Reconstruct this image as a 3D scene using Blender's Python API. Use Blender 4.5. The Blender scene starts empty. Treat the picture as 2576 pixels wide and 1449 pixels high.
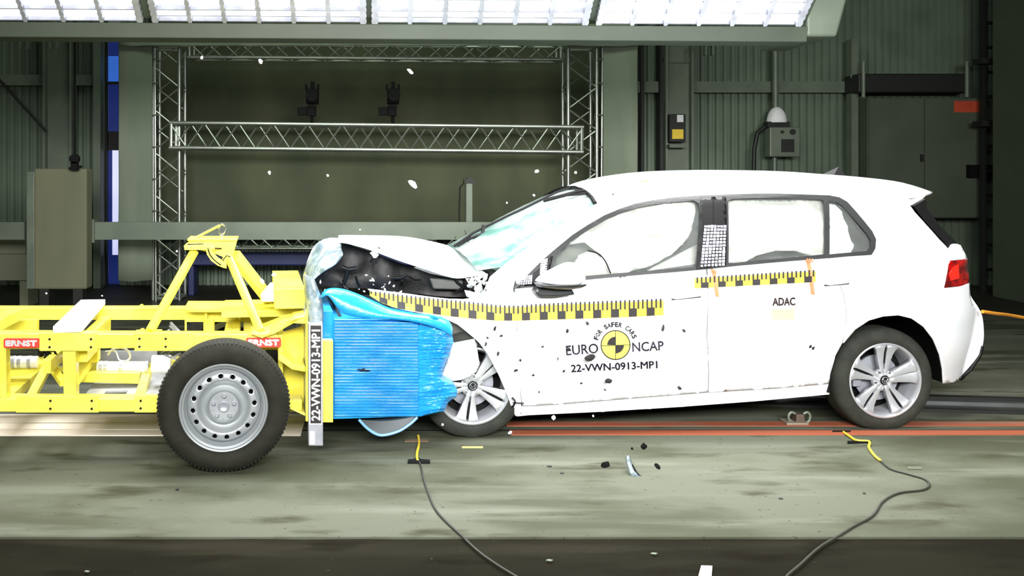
import bpy, math, random
from mathutils import Vector, noise
from mathutils.geometry import delaunay_2d_cdt
PI = math.pi
random.seed(7)
C = bpy.context.scene.collection
scn = bpy.context.scene

# ------------------------------------------------------------------ camera
F, PX, PY, H = 2400.0, 950.0, 430.0, 1.58        # focal length in pixels, principal point, eye height
cam = bpy.data.cameras.new('camera'); camo = bpy.data.objects.new('camera', cam); C.objects.link(camo)
camo.location = (0, 0, H); camo.rotation_euler = (PI/2, 0, 0)
cam.sensor_width = 36.0; cam.lens = F/2576*36.0
cam.shift_x = (1288-PX)/2576; cam.shift_y = -(724.5-PY)/2576
cam.clip_start = 0.05; cam.clip_end = 100
scn.camera = camo
# ------------------------------------------------------------------ world, lights, exposure
wd = bpy.data.worlds.new('world'); scn.world = wd; wd.use_nodes = True
wd.node_tree.nodes['Background'].inputs[0].default_value = (0.75, 0.9, 0.72, 1)
wd.node_tree.nodes['Background'].inputs[1].default_value = 0.10
scn.view_settings.view_transform = 'Standard'; scn.view_settings.look = 'None'
scn.view_settings.exposure = 0.0; scn.view_settings.gamma = 1.0; scn.view_settings.use_curve_mapping = False

def area(name, loc, target, sx, sy, power, col=(1, 1, 1), spread=180):
    l = bpy.data.lights.new(name, 'AREA'); l.shape = 'RECTANGLE'; l.size = sx; l.size_y = sy
    l.energy = power; l.color = col; l.spread = math.radians(spread)
    o = bpy.data.objects.new(name, l); C.objects.link(o); o.location = loc
    d = Vector(target)-Vector(loc); o.rotation_euler = d.to_track_quat('-Z', 'Y').to_euler()
    return o
# lamp banks of the test bay: one above and behind the film camera, one overhead, one in the rig beyond the car
area('lamp_bank_camera_side', (0.9, -0.8, 2.9), (1.0, 5.7, 1.5), 6.0, 1.2, 350, (1.0, 1.0, 0.985), 84)
area('lamp_bank_overhead', (0.9, 5.3, 4.3), (0.9, 5.9, 0), 7.5, 1.4, 190, (0.99, 1.0, 0.97), 110)
for i in range(4):
    xx = -1.9+i*1.56
    area('lamp_in_rig', (xx, 6.35, 2.92), (xx, 6.35-math.sin(math.radians(22)), 2.92-math.cos(math.radians(22))), 1.4, 0.6, 46, (1, 1, 1), 130)
area('hall_fill_light', (0.2, 8.6, 5.2), (0.6, 12.6, 1.5), 5, 1, 75, (0.85, 1.0, 0.82), 150)  # added fill light, no visible source, brightens the backdrop and back wall

# ------------------------------------------------------------------ materials
def lin(c):
    r = []
    for x in c[:3]:
        x = x/255.0
        r.append(x/12.92 if x <= .04045 else ((x+.055)/1.055)**2.4)
    return r
def mat(name, col, rough=.5, metal=0.0, col2=None, nscale=5.0, nstretch=(1, 1, 1), lo=.4, hi=.6, bump=0.0, bscale=30.0, coat=0.0, emit=None, estr=1.0, alpha_mix=None, spec=.5, detail=4.0):
    m = bpy.data.materials.new(name); m.use_nodes = True
    nt = m.node_tree; n = nt.nodes; b = n['Principled BSDF']
    c = lin(col)+[1]
    b.inputs['Base Color'].default_value = c
    b.inputs['Roughness'].default_value = rough; b.inputs['Metallic'].default_value = metal
    b.inputs['Coat Weight'].default_value = coat; b.inputs['Coat Roughness'].default_value = .05
    b.inputs['Specular IOR Level'].default_value = spec
    tc = n.new('ShaderNodeTexCoord'); mp = n.new('ShaderNodeMapping'); mp.inputs['Scale'].default_value = nstretch
    nt.links.new(tc.outputs['Object'], mp.inputs['Vector'])
    if col2 is None:
        col2 = tuple(x*.93 for x in col)
    tx = n.new('ShaderNodeTexNoise'); tx.inputs['Scale'].default_value = nscale; tx.inputs['Detail'].default_value = detail
    rp = n.new('ShaderNodeValToRGB'); rp.color_ramp.elements[0].position = lo; rp.color_ramp.elements[1].position = hi
    rp.color_ramp.elements[0].color = c; rp.color_ramp.elements[1].color = lin(col2)+[1]
    nt.links.new(mp.outputs['Vector'], tx.inputs['Vector']); nt.links.new(tx.outputs['Fac'], rp.inputs['Fac'])
    nt.links.new(rp.outputs['Color'], b.inputs['Base Color'])
    if bump:
        t2 = n.new('ShaderNodeTexNoise'); t2.inputs['Scale'].default_value = bscale; t2.inputs['Detail'].default_value = 5
        bp = n.new('ShaderNodeBump'); bp.inputs['Strength'].default_value = bump; bp.inputs['Distance'].default_value = .02
        nt.links.new(mp.outputs['Vector'], t2.inputs['Vector']); nt.links.new(t2.outputs['Fac'], bp.inputs['Height'])
        nt.links.new(bp.outputs['Normal'], b.inputs['Normal'])
    if emit is not None:
        b.inputs['Emission Color'].default_value = lin(emit)+[1]; b.inputs['Emission Strength'].default_value = estr
    if alpha_mix is not None:
        tr = n.new('ShaderNodeBsdfTransparent'); tr.inputs[0].default_value = (.97, .98, .97, 1) if alpha_mix < .1 else (.9, .98, .94, 1)
        mx = n.new('ShaderNodeMixShader'); mx.inputs[0].default_value = alpha_mix
        nt.links.new(tr.outputs[0], mx.inputs[1]); nt.links.new(b.outputs[0], mx.inputs[2])
        nt.links.new(mx.outputs[0], n['Material Output'].inputs['Surface'])
    return m
M = {}
M['car'] = mat('white_car_paint', (236, 238, 240), .28, col2=(231, 234, 238), coat=.6)
M['crushed'] = mat('crumpled_white_paint', (228, 232, 234), .35, col2=(200, 206, 208), bump=.9, bscale=10, nscale=9)
M['foil'] = mat('crumpled_bright_sheet', (168, 182, 186), .3, .3, col2=(112, 132, 142), bump=1.0, bscale=11, nscale=12, coat=.2)
M['yellow'] = mat('yellow_enamel', (240, 231, 92), .35, col2=(236, 223, 76), coat=.3)
M['blue'] = mat('blue_barrier_skin', (26, 134, 204), .26, col2=(34, 146, 214), nscale=8, bump=.15, bscale=25)
M['blue_pale'] = mat('bare_barrier_sheet', (24, 40, 48), .45, .0, col2=(14, 26, 32))
M['tyre'] = mat('tyre_rubber', (44, 46, 41), .8, col2=(52, 54, 48), nscale=12, spec=.2)
M['tyre_t'] = mat('trolley_tyre_rubber', (30, 30, 24), .8, col2=(36, 36, 29), nscale=12, spec=.2)
M['alloy'] = mat('alloy_silver', (206, 208, 212), .3, .55, col2=(198, 200, 206))
M['steel_wheel'] = mat('painted_wheel_steel', (156, 160, 162), .38, .4, col2=(148, 153, 156))
M['chrome'] = mat('bright_metal', (200, 204, 206), .22, .9)
M['dark'] = mat('dark_plastic', (9, 9, 10), .45, col2=(14, 14, 15), spec=.3)
M['black'] = mat('matt_black', (6, 6, 6), .7, spec=.2)
M['engine'] = mat('engine_bay_black', (16, 15, 14), .5, col2=(34, 33, 32), nscale=9, bump=.3, bscale=12, spec=.25)
M['trim'] = mat('window_trim_grey', (40, 41, 42), .35, col2=(46, 47, 48))
M['airbag'] = mat('white_airbag_fabric', (178, 178, 174), .85, col2=(150, 150, 145), nscale=4, bump=.9, bscale=7)  # grey mottling in the colour stands in for shading of the folds
M['airbag_green'] = mat('pale_green_airbag_fabric', (196, 224, 212), .8, col2=(222, 236, 228), nscale=8)
M['seat'] = mat('seat_cloth', (60, 60, 58), .9)
M['skin_grey'] = mat('interior_grey', (92, 94, 88), .8)
M['glass'] = mat('side_glass', (235, 240, 238), .04, alpha_mix=.05)
M['screen'] = mat('cracked_screen_with_reflection', (104, 150, 140), .15, alpha_mix=.6, col2=(206, 216, 214), nscale=2.2, nstretch=(1, 1, 2.2), lo=.40, hi=.58, bump=.5, bscale=22)  # white mottling paints in the reflection and the airbags behind the glass
M['red_lamp'] = mat('red_lamp_glass', (170, 12, 10), .12, col2=(90, 6, 6), nscale=14, coat=.8)
M['tape_y'] = mat('yellow_tape', (238, 204, 60), .6)
M['tape_k'] = mat('black_marking', (26, 20, 22), .6)
M['red'] = mat('red_sticker', (226, 50, 30), .5)
M['white'] = mat('white_print', (240, 240, 240), .5)
M['text_k'] = mat('dark_print', (38, 26, 48), .6)
M['orange'] = mat('orange_strap', (226, 128, 84), .6)
M['pale_y'] = mat('pale_yellow_sticker', (238, 232, 150), .6)
M['silver'] = mat('galvanised_steel', (168, 170, 178), .4, .4, col2=(150, 152, 160), nscale=10)
M['plank'] = mat('white_board', (235, 236, 240), .6, col2=(222, 224, 230), nscale=4)
M['tube_white'] = mat('white_pipe', (226, 226, 226), .5)
M['floor'] = mat('floor', (150, 158, 136), .55, nscale=1)
M['dark_floor'] = mat('dark_floor', (40, 36, 20), .6, col2=(28, 26, 16), nscale=2, nstretch=(.3, 1, 1))
M['curtain'] = mat('grey_curtain_cloth', (122, 130, 112), .85, col2=(108, 118, 100), nscale=2.5, nstretch=(1, 1, .25))
M['canvas'] = mat('olive_backdrop_canvas', (82, 86, 64), .9, col2=(66, 72, 52), nscale=1.2, nstretch=(1, 1, .4))
M['wall'] = mat('grey_green_cladding', (106, 120, 102), .5, .1, col2=(94, 108, 92), nscale=1.5)
M['steel_g'] = mat('grey_green_steel', (108, 118, 102), .5, .15, col2=(98, 108, 94), nscale=3)
M['rig'] = mat('rig_enamel', (64, 72, 60), .5, .1, col2=(60, 68, 56), nscale=3)
M['truss'] = mat('truss_aluminium', (190, 195, 185), .3, .85)
M['cabinet'] = mat('cabinet_enamel', (74, 82, 66), .7, col2=(68, 76, 62), nscale=2)
M['box'] = mat('beige_block', (112, 112, 88), .8, col2=(102, 106, 84), nscale=3, nstretch=(1, 1, .3))
M['lamp'] = mat('lit_lamp_cell', (255, 255, 255), .4, emit=(238, 242, 255), estr=2.2)
M['sky1'] = mat('daylight_blue', (40, 90, 200), .5, emit=(52, 104, 200), estr=.75, col2=(20, 60, 140), nscale=6)
M['sky2'] = mat('daylight_white', (220, 220, 255), .5, emit=(196, 200, 244), estr=1.0)
M['sky3'] = mat('dusk_blue', (20, 40, 110), .5, emit=(22, 38, 104), estr=.6)
M['ladder'] = mat('dark_steel', (24, 26, 22), .6)
M['beige_strip'] = mat('pale_track_plate', (244, 234, 222), .5, col2=(232, 220, 208), nscale=3, nstretch=(.3, 4, 1))
M['orange_strip'] = mat('orange_track_paint', (158, 84, 58), .6, col2=(128, 104, 86), nscale=3, nstretch=(.4, 3, 1), lo=.5, hi=.7)
M['cable'] = mat('dark_cable', (44, 44, 34), .6)
M['net'] = mat('white_marker_dots', (215, 212, 240), .6)
M['blue_dark'] = mat('navy_cover', (38, 46, 92), .6)

# the concrete floor: streaks along the track, speckle and blotches
def floor_mat(name, cols, speck):
    m = bpy.data.materials.new(name); m.use_nodes = True; nt = m.node_tree; n = nt.nodes; b = n['Principled BSDF']
    b.inputs['Roughness'].default_value = .75 if speck else .9; b.inputs['Specular IOR Level'].default_value = .12 if speck else .03
    tc = n.new('ShaderNodeTexCoord')
    def nz(scale, st, lo, hi, det=5):
        mp = n.new('ShaderNodeMapping'); mp.inputs['Scale'].default_value = st
        t = n.new('ShaderNodeTexNoise'); t.inputs['Scale'].default_value = scale; t.inputs['Detail'].default_value = det
        r = n.new('ShaderNodeMapRange'); r.interpolation_type = 'SMOOTHSTEP'; r.inputs['From Min'].default_value = lo; r.inputs['From Max'].default_value = hi
        nt.links.new(tc.outputs['Object'], mp.inputs[0]); nt.links.new(mp.outputs[0], t.inputs['Vector']); nt.links.new(t.outputs['Fac'], r.inputs[0])
        return r.outputs[0]
    def mix(fac, a, c):
        x = n.new('ShaderNodeMix'); x.data_type = 'RGBA'
        nt.links.new(fac, x.inputs[0])
        if isinstance(a, tuple): x.inputs[6].default_value = lin(a)+[1]
        else: nt.links.new(a, x.inputs[6])
        x.inputs[7].default_value = lin(c)+[1]
        return x.outputs[2]
    c = mix(nz(1.1, (.7, 1.2, 1), .42, .6), cols[0], cols[1])
    c = mix(nz(1.5, (.35, 2.6, 1), .5, .7), c, cols[2])
    c = mix(nz(2.6, (.7, 2.0, 1), .54, .72, 9), c, cols[3])
    c = mix(nz(38, (1, 1.4, 1), .66 if speck else .72, .74, 3), c, cols[4])
    nt.links.new(c, b.inputs['Base Color'])
    return m
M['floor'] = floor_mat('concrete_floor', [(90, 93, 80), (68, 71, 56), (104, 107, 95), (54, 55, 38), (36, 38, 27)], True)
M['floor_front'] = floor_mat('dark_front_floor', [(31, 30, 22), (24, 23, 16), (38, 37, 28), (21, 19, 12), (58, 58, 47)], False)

# ------------------------------------------------------------------ mesh helpers
def tag(o, label=None, cat=None, group=None, kind=None):
    if label: o['label'] = label
    if cat: o['category'] = cat
    if group: o['group'] = group
    if kind: o['kind'] = kind
    return o
def thing(name, label, cat, loc=(0, 0, 0), rz=0, group=None):
    o = bpy.data.objects.new(name, None); C.objects.link(o); o.location = loc; o.rotation_euler = (0, 0, rz)
    o.empty_display_size = .1
    return tag(o, label, cat, group)
class MB:
    def __init__(s): s.v = []; s.f = []; s.mi = []; s.cur = 0
    def add(s, vs, fs):
        b = len(s.v); s.v += [tuple(v) for v in vs]
        for f in fs: s.f.append([b+i for i in f]); s.mi.append(s.cur)
        return s
    def box(s, a, b):
        x0, y0, z0 = a; x1, y1, z1 = b
        return s.add([(x0, y0, z0), (x1, y0, z0), (x1, y1, z0), (x0, y1, z0), (x0, y0, z1), (x1, y0, z1), (x1, y1, z1), (x0, y1, z1)],
              [(0, 3, 2, 1), (4, 5, 6, 7), (0, 1, 5, 4), (1, 2, 6, 5), (2, 3, 7, 6), (3, 0, 4, 7)])
    def hexa(s, p): return s.add(p, [(0, 3, 2, 1), (4, 5, 6, 7), (0, 1, 5, 4), (1, 2, 6, 5), (2, 3, 7, 6), (3, 0, 4, 7)])
    def prism(s, poly, y0, y1):                       # poly in (x,z), extruded along y
        n = len(poly)
        vs = [(x, y0, z) for x, z in poly]+[(x, y1, z) for x, z in poly]
        fs = [list(range(n)), list(range(2*n-1, n-1, -1))]+[(i, i+n, (i+1) % n+n, (i+1) % n) for i in range(n)]
        return s.add(vs, fs)
    def tube(s, pts, r, n=10, cap=True):
        pts = [Vector(p) for p in pts]; rings = []
        rr = r if isinstance(r, (list, tuple)) else [r]*len(pts)
        up = None
        for i, p in enumerate(pts):
            t = (pts[min(i+1, len(pts)-1)]-pts[max(i-1, 0)]).normalized()
            if up is None:
                up = Vector((0, 0, 1)) if abs(t.z) < .9 else Vector((1, 0, 0))
            a = t.cross(up).normalized(); b = a.cross(t).normalized(); up = b
            rings.append([p+(a*math.cos(k*2*PI/n)+b*math.sin(k*2*PI/n))*rr[i] for k in range(n)])
        vs = [v for rg in rings for v in rg]; fs = []
        for i in range(len(pts)-1):
            for k in range(n): fs.append((i*n+k, i*n+(k+1) % n, (i+1)*n+(k+1) % n, (i+1)*n+k))
        if cap: fs.append(list(range(n))[::-1]); fs.append([(len(pts)-1)*n+k for k in range(n)])
        return s.add(vs, fs)
    def beam(s, p, q, w, h, up=(0, 0, 1)):             # rectangular bar between two points
        p = Vector(p); q = Vector(q); t = (q-p).normalized(); up = Vector(up)
        a = t.cross(up).normalized(); b = a.cross(t).normalized()
        c = [p-a*w/2-b*h/2, p+a*w/2-b*h/2, p+a*w/2+b*h/2, p-a*w/2+b*h/2]
        d = [x+(q-p) for x in c]
        return s.add(c+d, [(0, 1, 2, 3), (7, 6, 5, 4), (0, 4, 5, 1), (1, 5, 6, 2), (2, 6, 7, 3), (3, 7, 4, 0)])
    def lathe_y(s, prof, n=48, c=(0, 0), closed=False):  # profile (radius, y), axis along y through (x,z)=c
        m = len(prof); vs = []; fs = []
        for k in range(n):
            a = 2*PI*k/n
            for r, y in prof: vs.append((c[0]+r*math.cos(a), y, c[1]+r*math.sin(a)))
        for k in range(n):
            k2 = (k+1) % n
            for i in range(m-1 if not closed else m):
                j = (i+1) % m
                fs.append((k*m+i, k*m+j, k2*m+j, k2*m+i))
        return s.add(vs, fs)
    def grid(s, rows):                                 # rows of equal length of points
        n = len(rows[0]); vs = [p for r in rows for p in r]; fs = []
        for i in range(len(rows)-1):
            for j in range(n-1): fs.append((i*n+j, i*n+j+1, (i+1)*n+j+1, (i+1)*n+j))
        return s.add(vs, fs)
    def disc(s, c, r, y0, y1, n=24): return s.prism([(c[0]+r*math.cos(k*2*PI/n), c[1]+r*math.sin(k*2*PI/n)) for k in range(n)], y0, y1)
    def build(s, name, m, parent=None, smooth=False, thick=0, bevel=0, off=-1, subsurf=0):
        me = bpy.data.meshes.new(name); me.from_pydata(s.v, [], s.f)
        ms = m if isinstance(m, (list, tuple)) else [m]
        for x in ms: me.materials.append(M[x] if isinstance(x, str) else x)
        me.polygons.foreach_set('material_index', s.mi)
        me.update(); me.validate()
        import bmesh
        bm = bmesh.new(); bm.from_mesh(me); bmesh.ops.remove_doubles(bm, verts=bm.verts, dist=1e-6)
        bmesh.ops.recalc_face_normals(bm, faces=bm.faces); bm.to_mesh(me); bm.free()
        if smooth:
            me.polygons.foreach_set('use_smooth', [True]*len(me.polygons))
            try: me.set_sharp_from_angle(angle=math.radians(38))
            except Exception: pass
        o = bpy.data.objects.new(name, me); C.objects.link(o)
        if parent is not None: o.parent = parent
        if thick:
            md = o.modifiers.new('solid', 'SOLIDIFY'); md.thickness = thick; md.offset = off
        if bevel:
            md = o.modifiers.new('bevel', 'BEVEL'); md.width = bevel; md.segments = 2; md.limit_method = 'ANGLE'
        if subsurf:
            md = o.modifiers.new('sub', 'SUBSURF'); md.levels = subsurf; md.render_levels = subsurf
        return o
def W(u, v, d): return Vector(((u-PX)*d/F, d, H-(v-PY)*d/F))
def G(u, v, z=0.0):                                    # point on a horizontal plane
    d = (H-z)*F/(v-PY); return Vector(((u-PX)*d/F, d, z))
class Frame:
    def __init__(s, x, y, yaw):
        s.o = Vector((x, y, 0)); s.yaw = yaw; s.u = Vector((math.cos(yaw), math.sin(yaw), 0)); s.w = Vector((-math.sin(yaw), math.cos(yaw), 0))
    def __call__(s, u, v, lat):
        r = Vector(((u-PX)/F, 1, -(v-PY)/F)); t = (lat+s.o.dot(s.w))/r.dot(s.w)
        p = r*t+Vector((0, 0, H)); q = p-s.o
        return (q.dot(s.u), lat, p.z)
    def sz(s, pts, lat): return [(lambda a: (a[0], a[2]))(s(u, v, lat)) for u, v in pts]
def inside(p, poly):
    x, y = p; c = False; n = len(poly)
    for i in range(n):
        x1, y1 = poly[i]; x2, y2 = poly[i-1]
        if (y1 > y) != (y2 > y) and x < (x2-x1)*(y-y1)/(y2-y1)+x1: c = not c
    return c
def dens(poly, step):
    out = []
    for i in range(len(poly)):
        a = poly[i]; b = poly[(i+1) % len(poly)]; L = math.hypot(b[0]-a[0], b[1]-a[1]); n = max(1, int(L/step))
        for k in range(n): out.append((a[0]+(b[0]-a[0])*k/n, a[1]+(b[1]-a[1])*k/n))
    return out
def tri2d(outer, holes=(), step=.05):
    outer = dens(outer, step); holes = [dens(h, step) for h in holes]
    vs = []; es = []
    for lp in [outer]+holes:
        b = len(vs); vs += lp; es += [(b+i, b+(i+1) % len(lp)) for i in range(len(lp))]
    xs = [p[0] for p in outer]; ys = [p[1] for p in outer]
    bd = [p for lp in [outer]+holes for p in lp]
    x = min(xs)+step*.5; row = 0
    cell = {}
    for p in bd: cell.setdefault((int(p[0]//step), int(p[1]//step)), []).append(p)
    while x < max(xs):
        y = min(ys)+step*(.5 if row % 2 else .25)
        while y < max(ys):
            if inside((x, y), outer) and not any(inside((x, y), h) for h in holes):
                ok = True; cx, cy = int(x//step), int(y//step)
                for a in (-1, 0, 1):
                    for b in (-1, 0, 1):
                        for q in cell.get((cx+a, cy+b), ()):
                            if (q[0]-x)**2+(q[1]-y)**2 < (step*.45)**2: ok = False
                if ok: vs.append((x, y))
            y += step
        x += step*.87; row += 1
    r = delaunay_2d_cdt([Vector(p) for p in vs], es, [], 0, 1e-5)
    V = [(p[0], p[1]) for p in r[0]]; T = []
    for f in r[2]:
        c = (sum(V[i][0] for i in f)/len(f), sum(V[i][1] for i in f)/len(f))
        if inside(c, outer) and not any(inside(c, h) for h in holes): T.append(tuple(f))
    return V, T
def panel(fr, outer, latf, holes=(), step=.05, mb=None, mirror=None):
    """side panel traced at its own lateral position; latf(s,z) gives the lateral offset"""
    def tr(pts):
        o = []
        for u, v in pts:
            lat = 0
            for _ in range(4): q = fr(u, v, lat); lat = latf(q[0], q[2])
            o.append((q[0], q[2]))
        return o
    V, T = tri2d(tr(outer), [tr(h) for h in holes], step)
    mb = mb or MB()
    mb.add([(x, latf(x, z), z) for x, z in V], T)
    if mirror is not None: mb.add([(x, mirror-latf(x, z), z) for x, z in V], [t[::-1] for t in T])
    return mb
def lerp_tab(tab, x):
    if x <= tab[0][0]: return tab[0][1]
    for (a, b), (c, d) in zip(tab, tab[1:]):
        if x <= c: return b+(d-b)*(x-a)/(c-a)
    return tab[-1][1]
def smooth_line(pts, n=6):                             # Catmull-Rom
    P = [Vector(p) for p in pts]; out = []
    for i in range(len(P)-1):
        a = P[max(i-1, 0)]; b = P[i]; c = P[i+1]; d = P[min(i+2, len(P)-1)]
        for k in range(n):
            t = k/n
            out.append(.5*((2*b)+(c-a)*t+(2*a-5*b+4*c-d)*t*t+(3*b-a-3*c+d)*t**3))
    return out+[P[-1]]
def text2d(s, bold=0.0):
    cu = bpy.data.curves.new('t', 'FONT'); cu.body = s; cu.size = 1; cu.offset = bold; cu.resolution_u = 3
    o = bpy.data.objects.new('t', cu); C.objects.link(o)
    dg = bpy.context.evaluated_depsgraph_get(); dg.update()
    me = bpy.data.meshes.new_from_object(o.evaluated_get(dg))
    V = [(v.co.x, v.co.y) for v in me.vertices]; T = [tuple(p.vertices) for p in me.polygons]
    bpy.data.objects.remove(o); bpy.data.curves.remove(cu); bpy.data.meshes.remove(me)
    return V, T
def text_on(mb, s, p0, p1, hpx, mapf, bold=0.0, up=None):
    """text fitted between two pixels, mapped on a surface by mapf(u,v)"""
    V, T = text2d(s, 0.0)
    x0 = min(v[0] for v in V); x1 = max(v[0] for v in V); y1 = max(v[1] for v in V); y0 = min(v[1] for v in V)
    dx, dy = p1[0]-p0[0], p1[1]-p0[1]; L = math.hypot(dx, dy)
    ux, uy = (dy/L, -dx/L) if up is None else up
    out = []
    for x, y in V:
        a = (x-x0)/(x1-x0); b = (y-y0)/(y1-y0)*hpx
        out.append(mapf(p0[0]+dx*a+ux*b, p0[1]+dy*a+uy*b))
    mb.add(out, T)
    if bold:                                           # heavier strokes: the same outline again, a little to the side
        px = bold*(x1-x0)*0+bold*1.2*L/(x1-x0)
        for sx, sy in ((1, 0), (-1, 0), (0, 1), (0, -1)):
            mb.add([mapf(p0[0]+dx*(x-x0)/(x1-x0)+ux*(y-y0)/(y1-y0)*hpx+px*(dx/L*sx+ux*sy), p0[1]+dy*(x-x0)/(x1-x0)+uy*(y-y0)/(y1-y0)*hpx+px*(dy/L*sx+uy*sy)) for x, y in V], T)

# ================================================================== SETTING
def struct(o): o['kind'] = 'structure'; return o
DJ = G(0, 1352).y
mb = MB(); mb.box((-9, DJ+.006, -.2), (12, 14.5, 0)); struct(mb.build('floor', 'floor'))
mb = MB()
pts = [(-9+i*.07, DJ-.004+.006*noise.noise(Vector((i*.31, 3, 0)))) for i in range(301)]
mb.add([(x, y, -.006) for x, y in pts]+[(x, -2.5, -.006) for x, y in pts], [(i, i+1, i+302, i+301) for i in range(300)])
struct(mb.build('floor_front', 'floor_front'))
mb = MB(); mb.box((-9, DJ-.03, -.1), (12, DJ+.02, -.025)); struct(mb.build('trim_1', 'black'))
DB = G(0, 792).y
mb = MB(); mb.box((-9, DB, 0), (12, 14.4, .004)); struct(mb.build('floor_back', 'dark_floor'))  # dark colour stands in for the unlit rear part of the floor
# track plates let into the floor
ya, yb = G(0, 1097).y, G(0, 1044).y
mb = MB()
XL = W(760, 0, 5.8).x
for v0, v1 in ((1097, 1084), (1082.5, 1067), (1065.5, 1044)):
    mb.box((-9, G(0, v0).y, 0), (XL, G(0, v1).y, .006))
struct(mb.build('trim_2', 'beige_strip'))
mb = MB()
for v0, v1 in ((1095, 1084), (1073, 1062)):
    mb.box((W(1280, 0, 5.8).x, G(0, v0).y, 0), (12, G(0, v1).y, .005))
struct(mb.build('trim_3', 'orange_strip'))
mb = MB()
mb.box((XL+.02, G(0, 1083).y, 0), (12, G(0, 1074).y, .003)); mb.box((XL+.02, G(0, 1061).y, 0), (12, G(0, 1050).y, .003))
struct(mb.build('trim_4', 'floor'))
mb = MB(); mb.box((XL, G(0, 1084).y, 0), (12, G(0, 1082.6).y, .004)); struct(mb.build('trim_5', 'black'))
# drive rail
t = thing('guide_rail', 'low black guide rail with a bright steel strip on the floor behind the car', 'rail', (0, 0, 0))
a0, a1 = G(1500, 1000), G(2640, 1035)
dirv = (a1-a0).normalized(); nrm = Vector((-dirv.y, dirv.x, 0))
def strip(mb, off0, off1, z0, z1):
    p = [a0+nrm*off0, a1+nrm*off0, a1+nrm*off1, a0+nrm*off1]
    mb.hexa([(q.x, q.y, z0) for q in p]+[(q.x, q.y, z1) for q in p])
mb = MB(); strip(mb, -.12, .18, .001, .02); strip(mb, .12, .18, .02, .05); mb.build('bed', 'ladder', t)
mb = MB(); strip(mb, .0, .05, .02, .045); mb.build('steel_strip', 'chrome', t)

# back wall, corrugated, with the slot on the left
YW = 13.2
def corr(x0, x1, z0, z1, y, pitch=.105, dep=.035):
    mb = MB(); xs = []; x = x0
    while x < x1-1e-6:
        for fx, fy in ((0, 0), (.35, 0), (.5, -dep), (.85, -dep)): xs.append((min(x+fx*pitch, x1), y+fy))
        x += pitch
    mb.grid([[(px, py, z0) for px, py in xs], [(px, py, z1) for px, py in xs]]); return mb
xg0, xg1 = W(266, 0, YW).x, W(302, 0, YW).x
struct(corr(-9, xg0, 0, 5.5, YW).build('wall_back', 'wall', thick=.01)); struct(corr(xg1, 12, 0, 5.5, YW).build('wall_back', 'wall', thick=.01))
mb = MB(); mb.box((-9, -3, 5.5), (12, 14.5, 5.6)); struct(mb.build('ceiling', 'cabinet'))
# slot window
t = thing('window_1', None, None, (0, YW, 0)); t['kind'] = 'structure'
def pane(u0, v0, u1, v1, m, dy=.05, name='pane'):
    a = W(u0, v1, YW); b = W(u1, v0, YW); mb = MB(); mb.box((a.x, dy, a.z), (b.x, dy+.02, b.z)); return mb.build(name, m, t)
pane(270, 60, 302, 140, 'sky3'); pane(270, 140, 302, 205, 'sky1'); pane(270, 212, 302, 330, 'sky3'); pane(280, 378, 299, 642, 'sky2'); pane(270, 642, 302, 715, 'sky3')
pane(268, 330, 302, 378, 'ladder', .06); pane(268, 378, 280, 642, 'sky3', .06); pane(299, 378, 303, 642, 'ladder', .06)
mb = MB(); a = W(264, 720, YW); b = W(270, 0, YW); mb.box((a.x, -.03, 0), (b.x, .04, 5)); a = W(270, 212, YW); b = W(302, 205, YW); mb.box((a.x, .0, a.z), (b.x, .04, b.z)); mb.build('window_frame', 'ladder', t)

# steel frame of the hall
def ibeam(mb, x0, x1, y, z0, z1, dep=.12, fl=.025):
    mb.box((x0, y, z0), (x1, y+.015, z1)); mb.box((x0, y-dep/2, z1-fl), (x1, y+dep/2, z1)); mb.box((x0, y-dep/2, z0), (x1, y+dep/2, z0+fl))
mb = MB(); yc = 12.9; a = W(115, 0, yc).x; b = W(187, 0, yc).x
mb.box((a, yc, 0), (b, yc+.02, 5)); mb.box((a, yc-.12, 0), (a+.03, yc+.12, 5)); mb.box((b-.03, yc-.12, 0), (b, yc+.12, 5))
struct(mb.build('trim_6', 'steel_g'))
mb = MB(); a = W(1668, 0, yc).x; b = W(1738, 0, yc).x
mb.box((a, yc, 0), (b, yc+.02, 5)); mb.box((a, yc-.12, 0), (a+.03, yc+.12, 5)); mb.box((b-.03, yc-.12, 0), (b, yc+.12, 5))
mb.box((a, yc-.03, W(0, 158, yc).z), (b, yc, W(0, 148, yc).z))
struct(mb.build('trim_7', 'steel_g'))
mb = MB(); mb.box((-9, 12.98, W(0, 215, 13).z), (W(250, 0, 13).x, 13.1, W(0, 188, 13).z)); struct(mb.build('trim_8', 'steel_g'))
mb = MB(); mb.box((W(1605, 0, 13).x, 12.98, W(0, 233, 13).z), (W(2140, 0, 13).x, 13.1, W(0, 205, 13).z)); struct(mb.build('trim_9', 'steel_g'))
mb = MB(); mb.box((W(1608, 0, 13).x, 12.9, 0), (W(1616, 0, 13).x, 13.1, 5)); mb.box((W(1655, 0, 13).x, 12.9, 0), (W(1664, 0, 13).x, 13.1, 5)); struct(mb.build('trim_10', 'ladder'))
mb = MB(); mb.tube([W(-40, 160, 12.6), W(116, 330, 12.6)], .018); tag(mb.build('brace_rod', 'ladder'), 'thin dark diagonal brace rod left of the grey column', 'rod')
mb = MB(); mb.box((W(240, 0, 12.9).x, 12.8, 0), (W(258, 0, 12.9).x, 12.95, 5)); struct(mb.build('trim_11', 'steel_g'))

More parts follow.
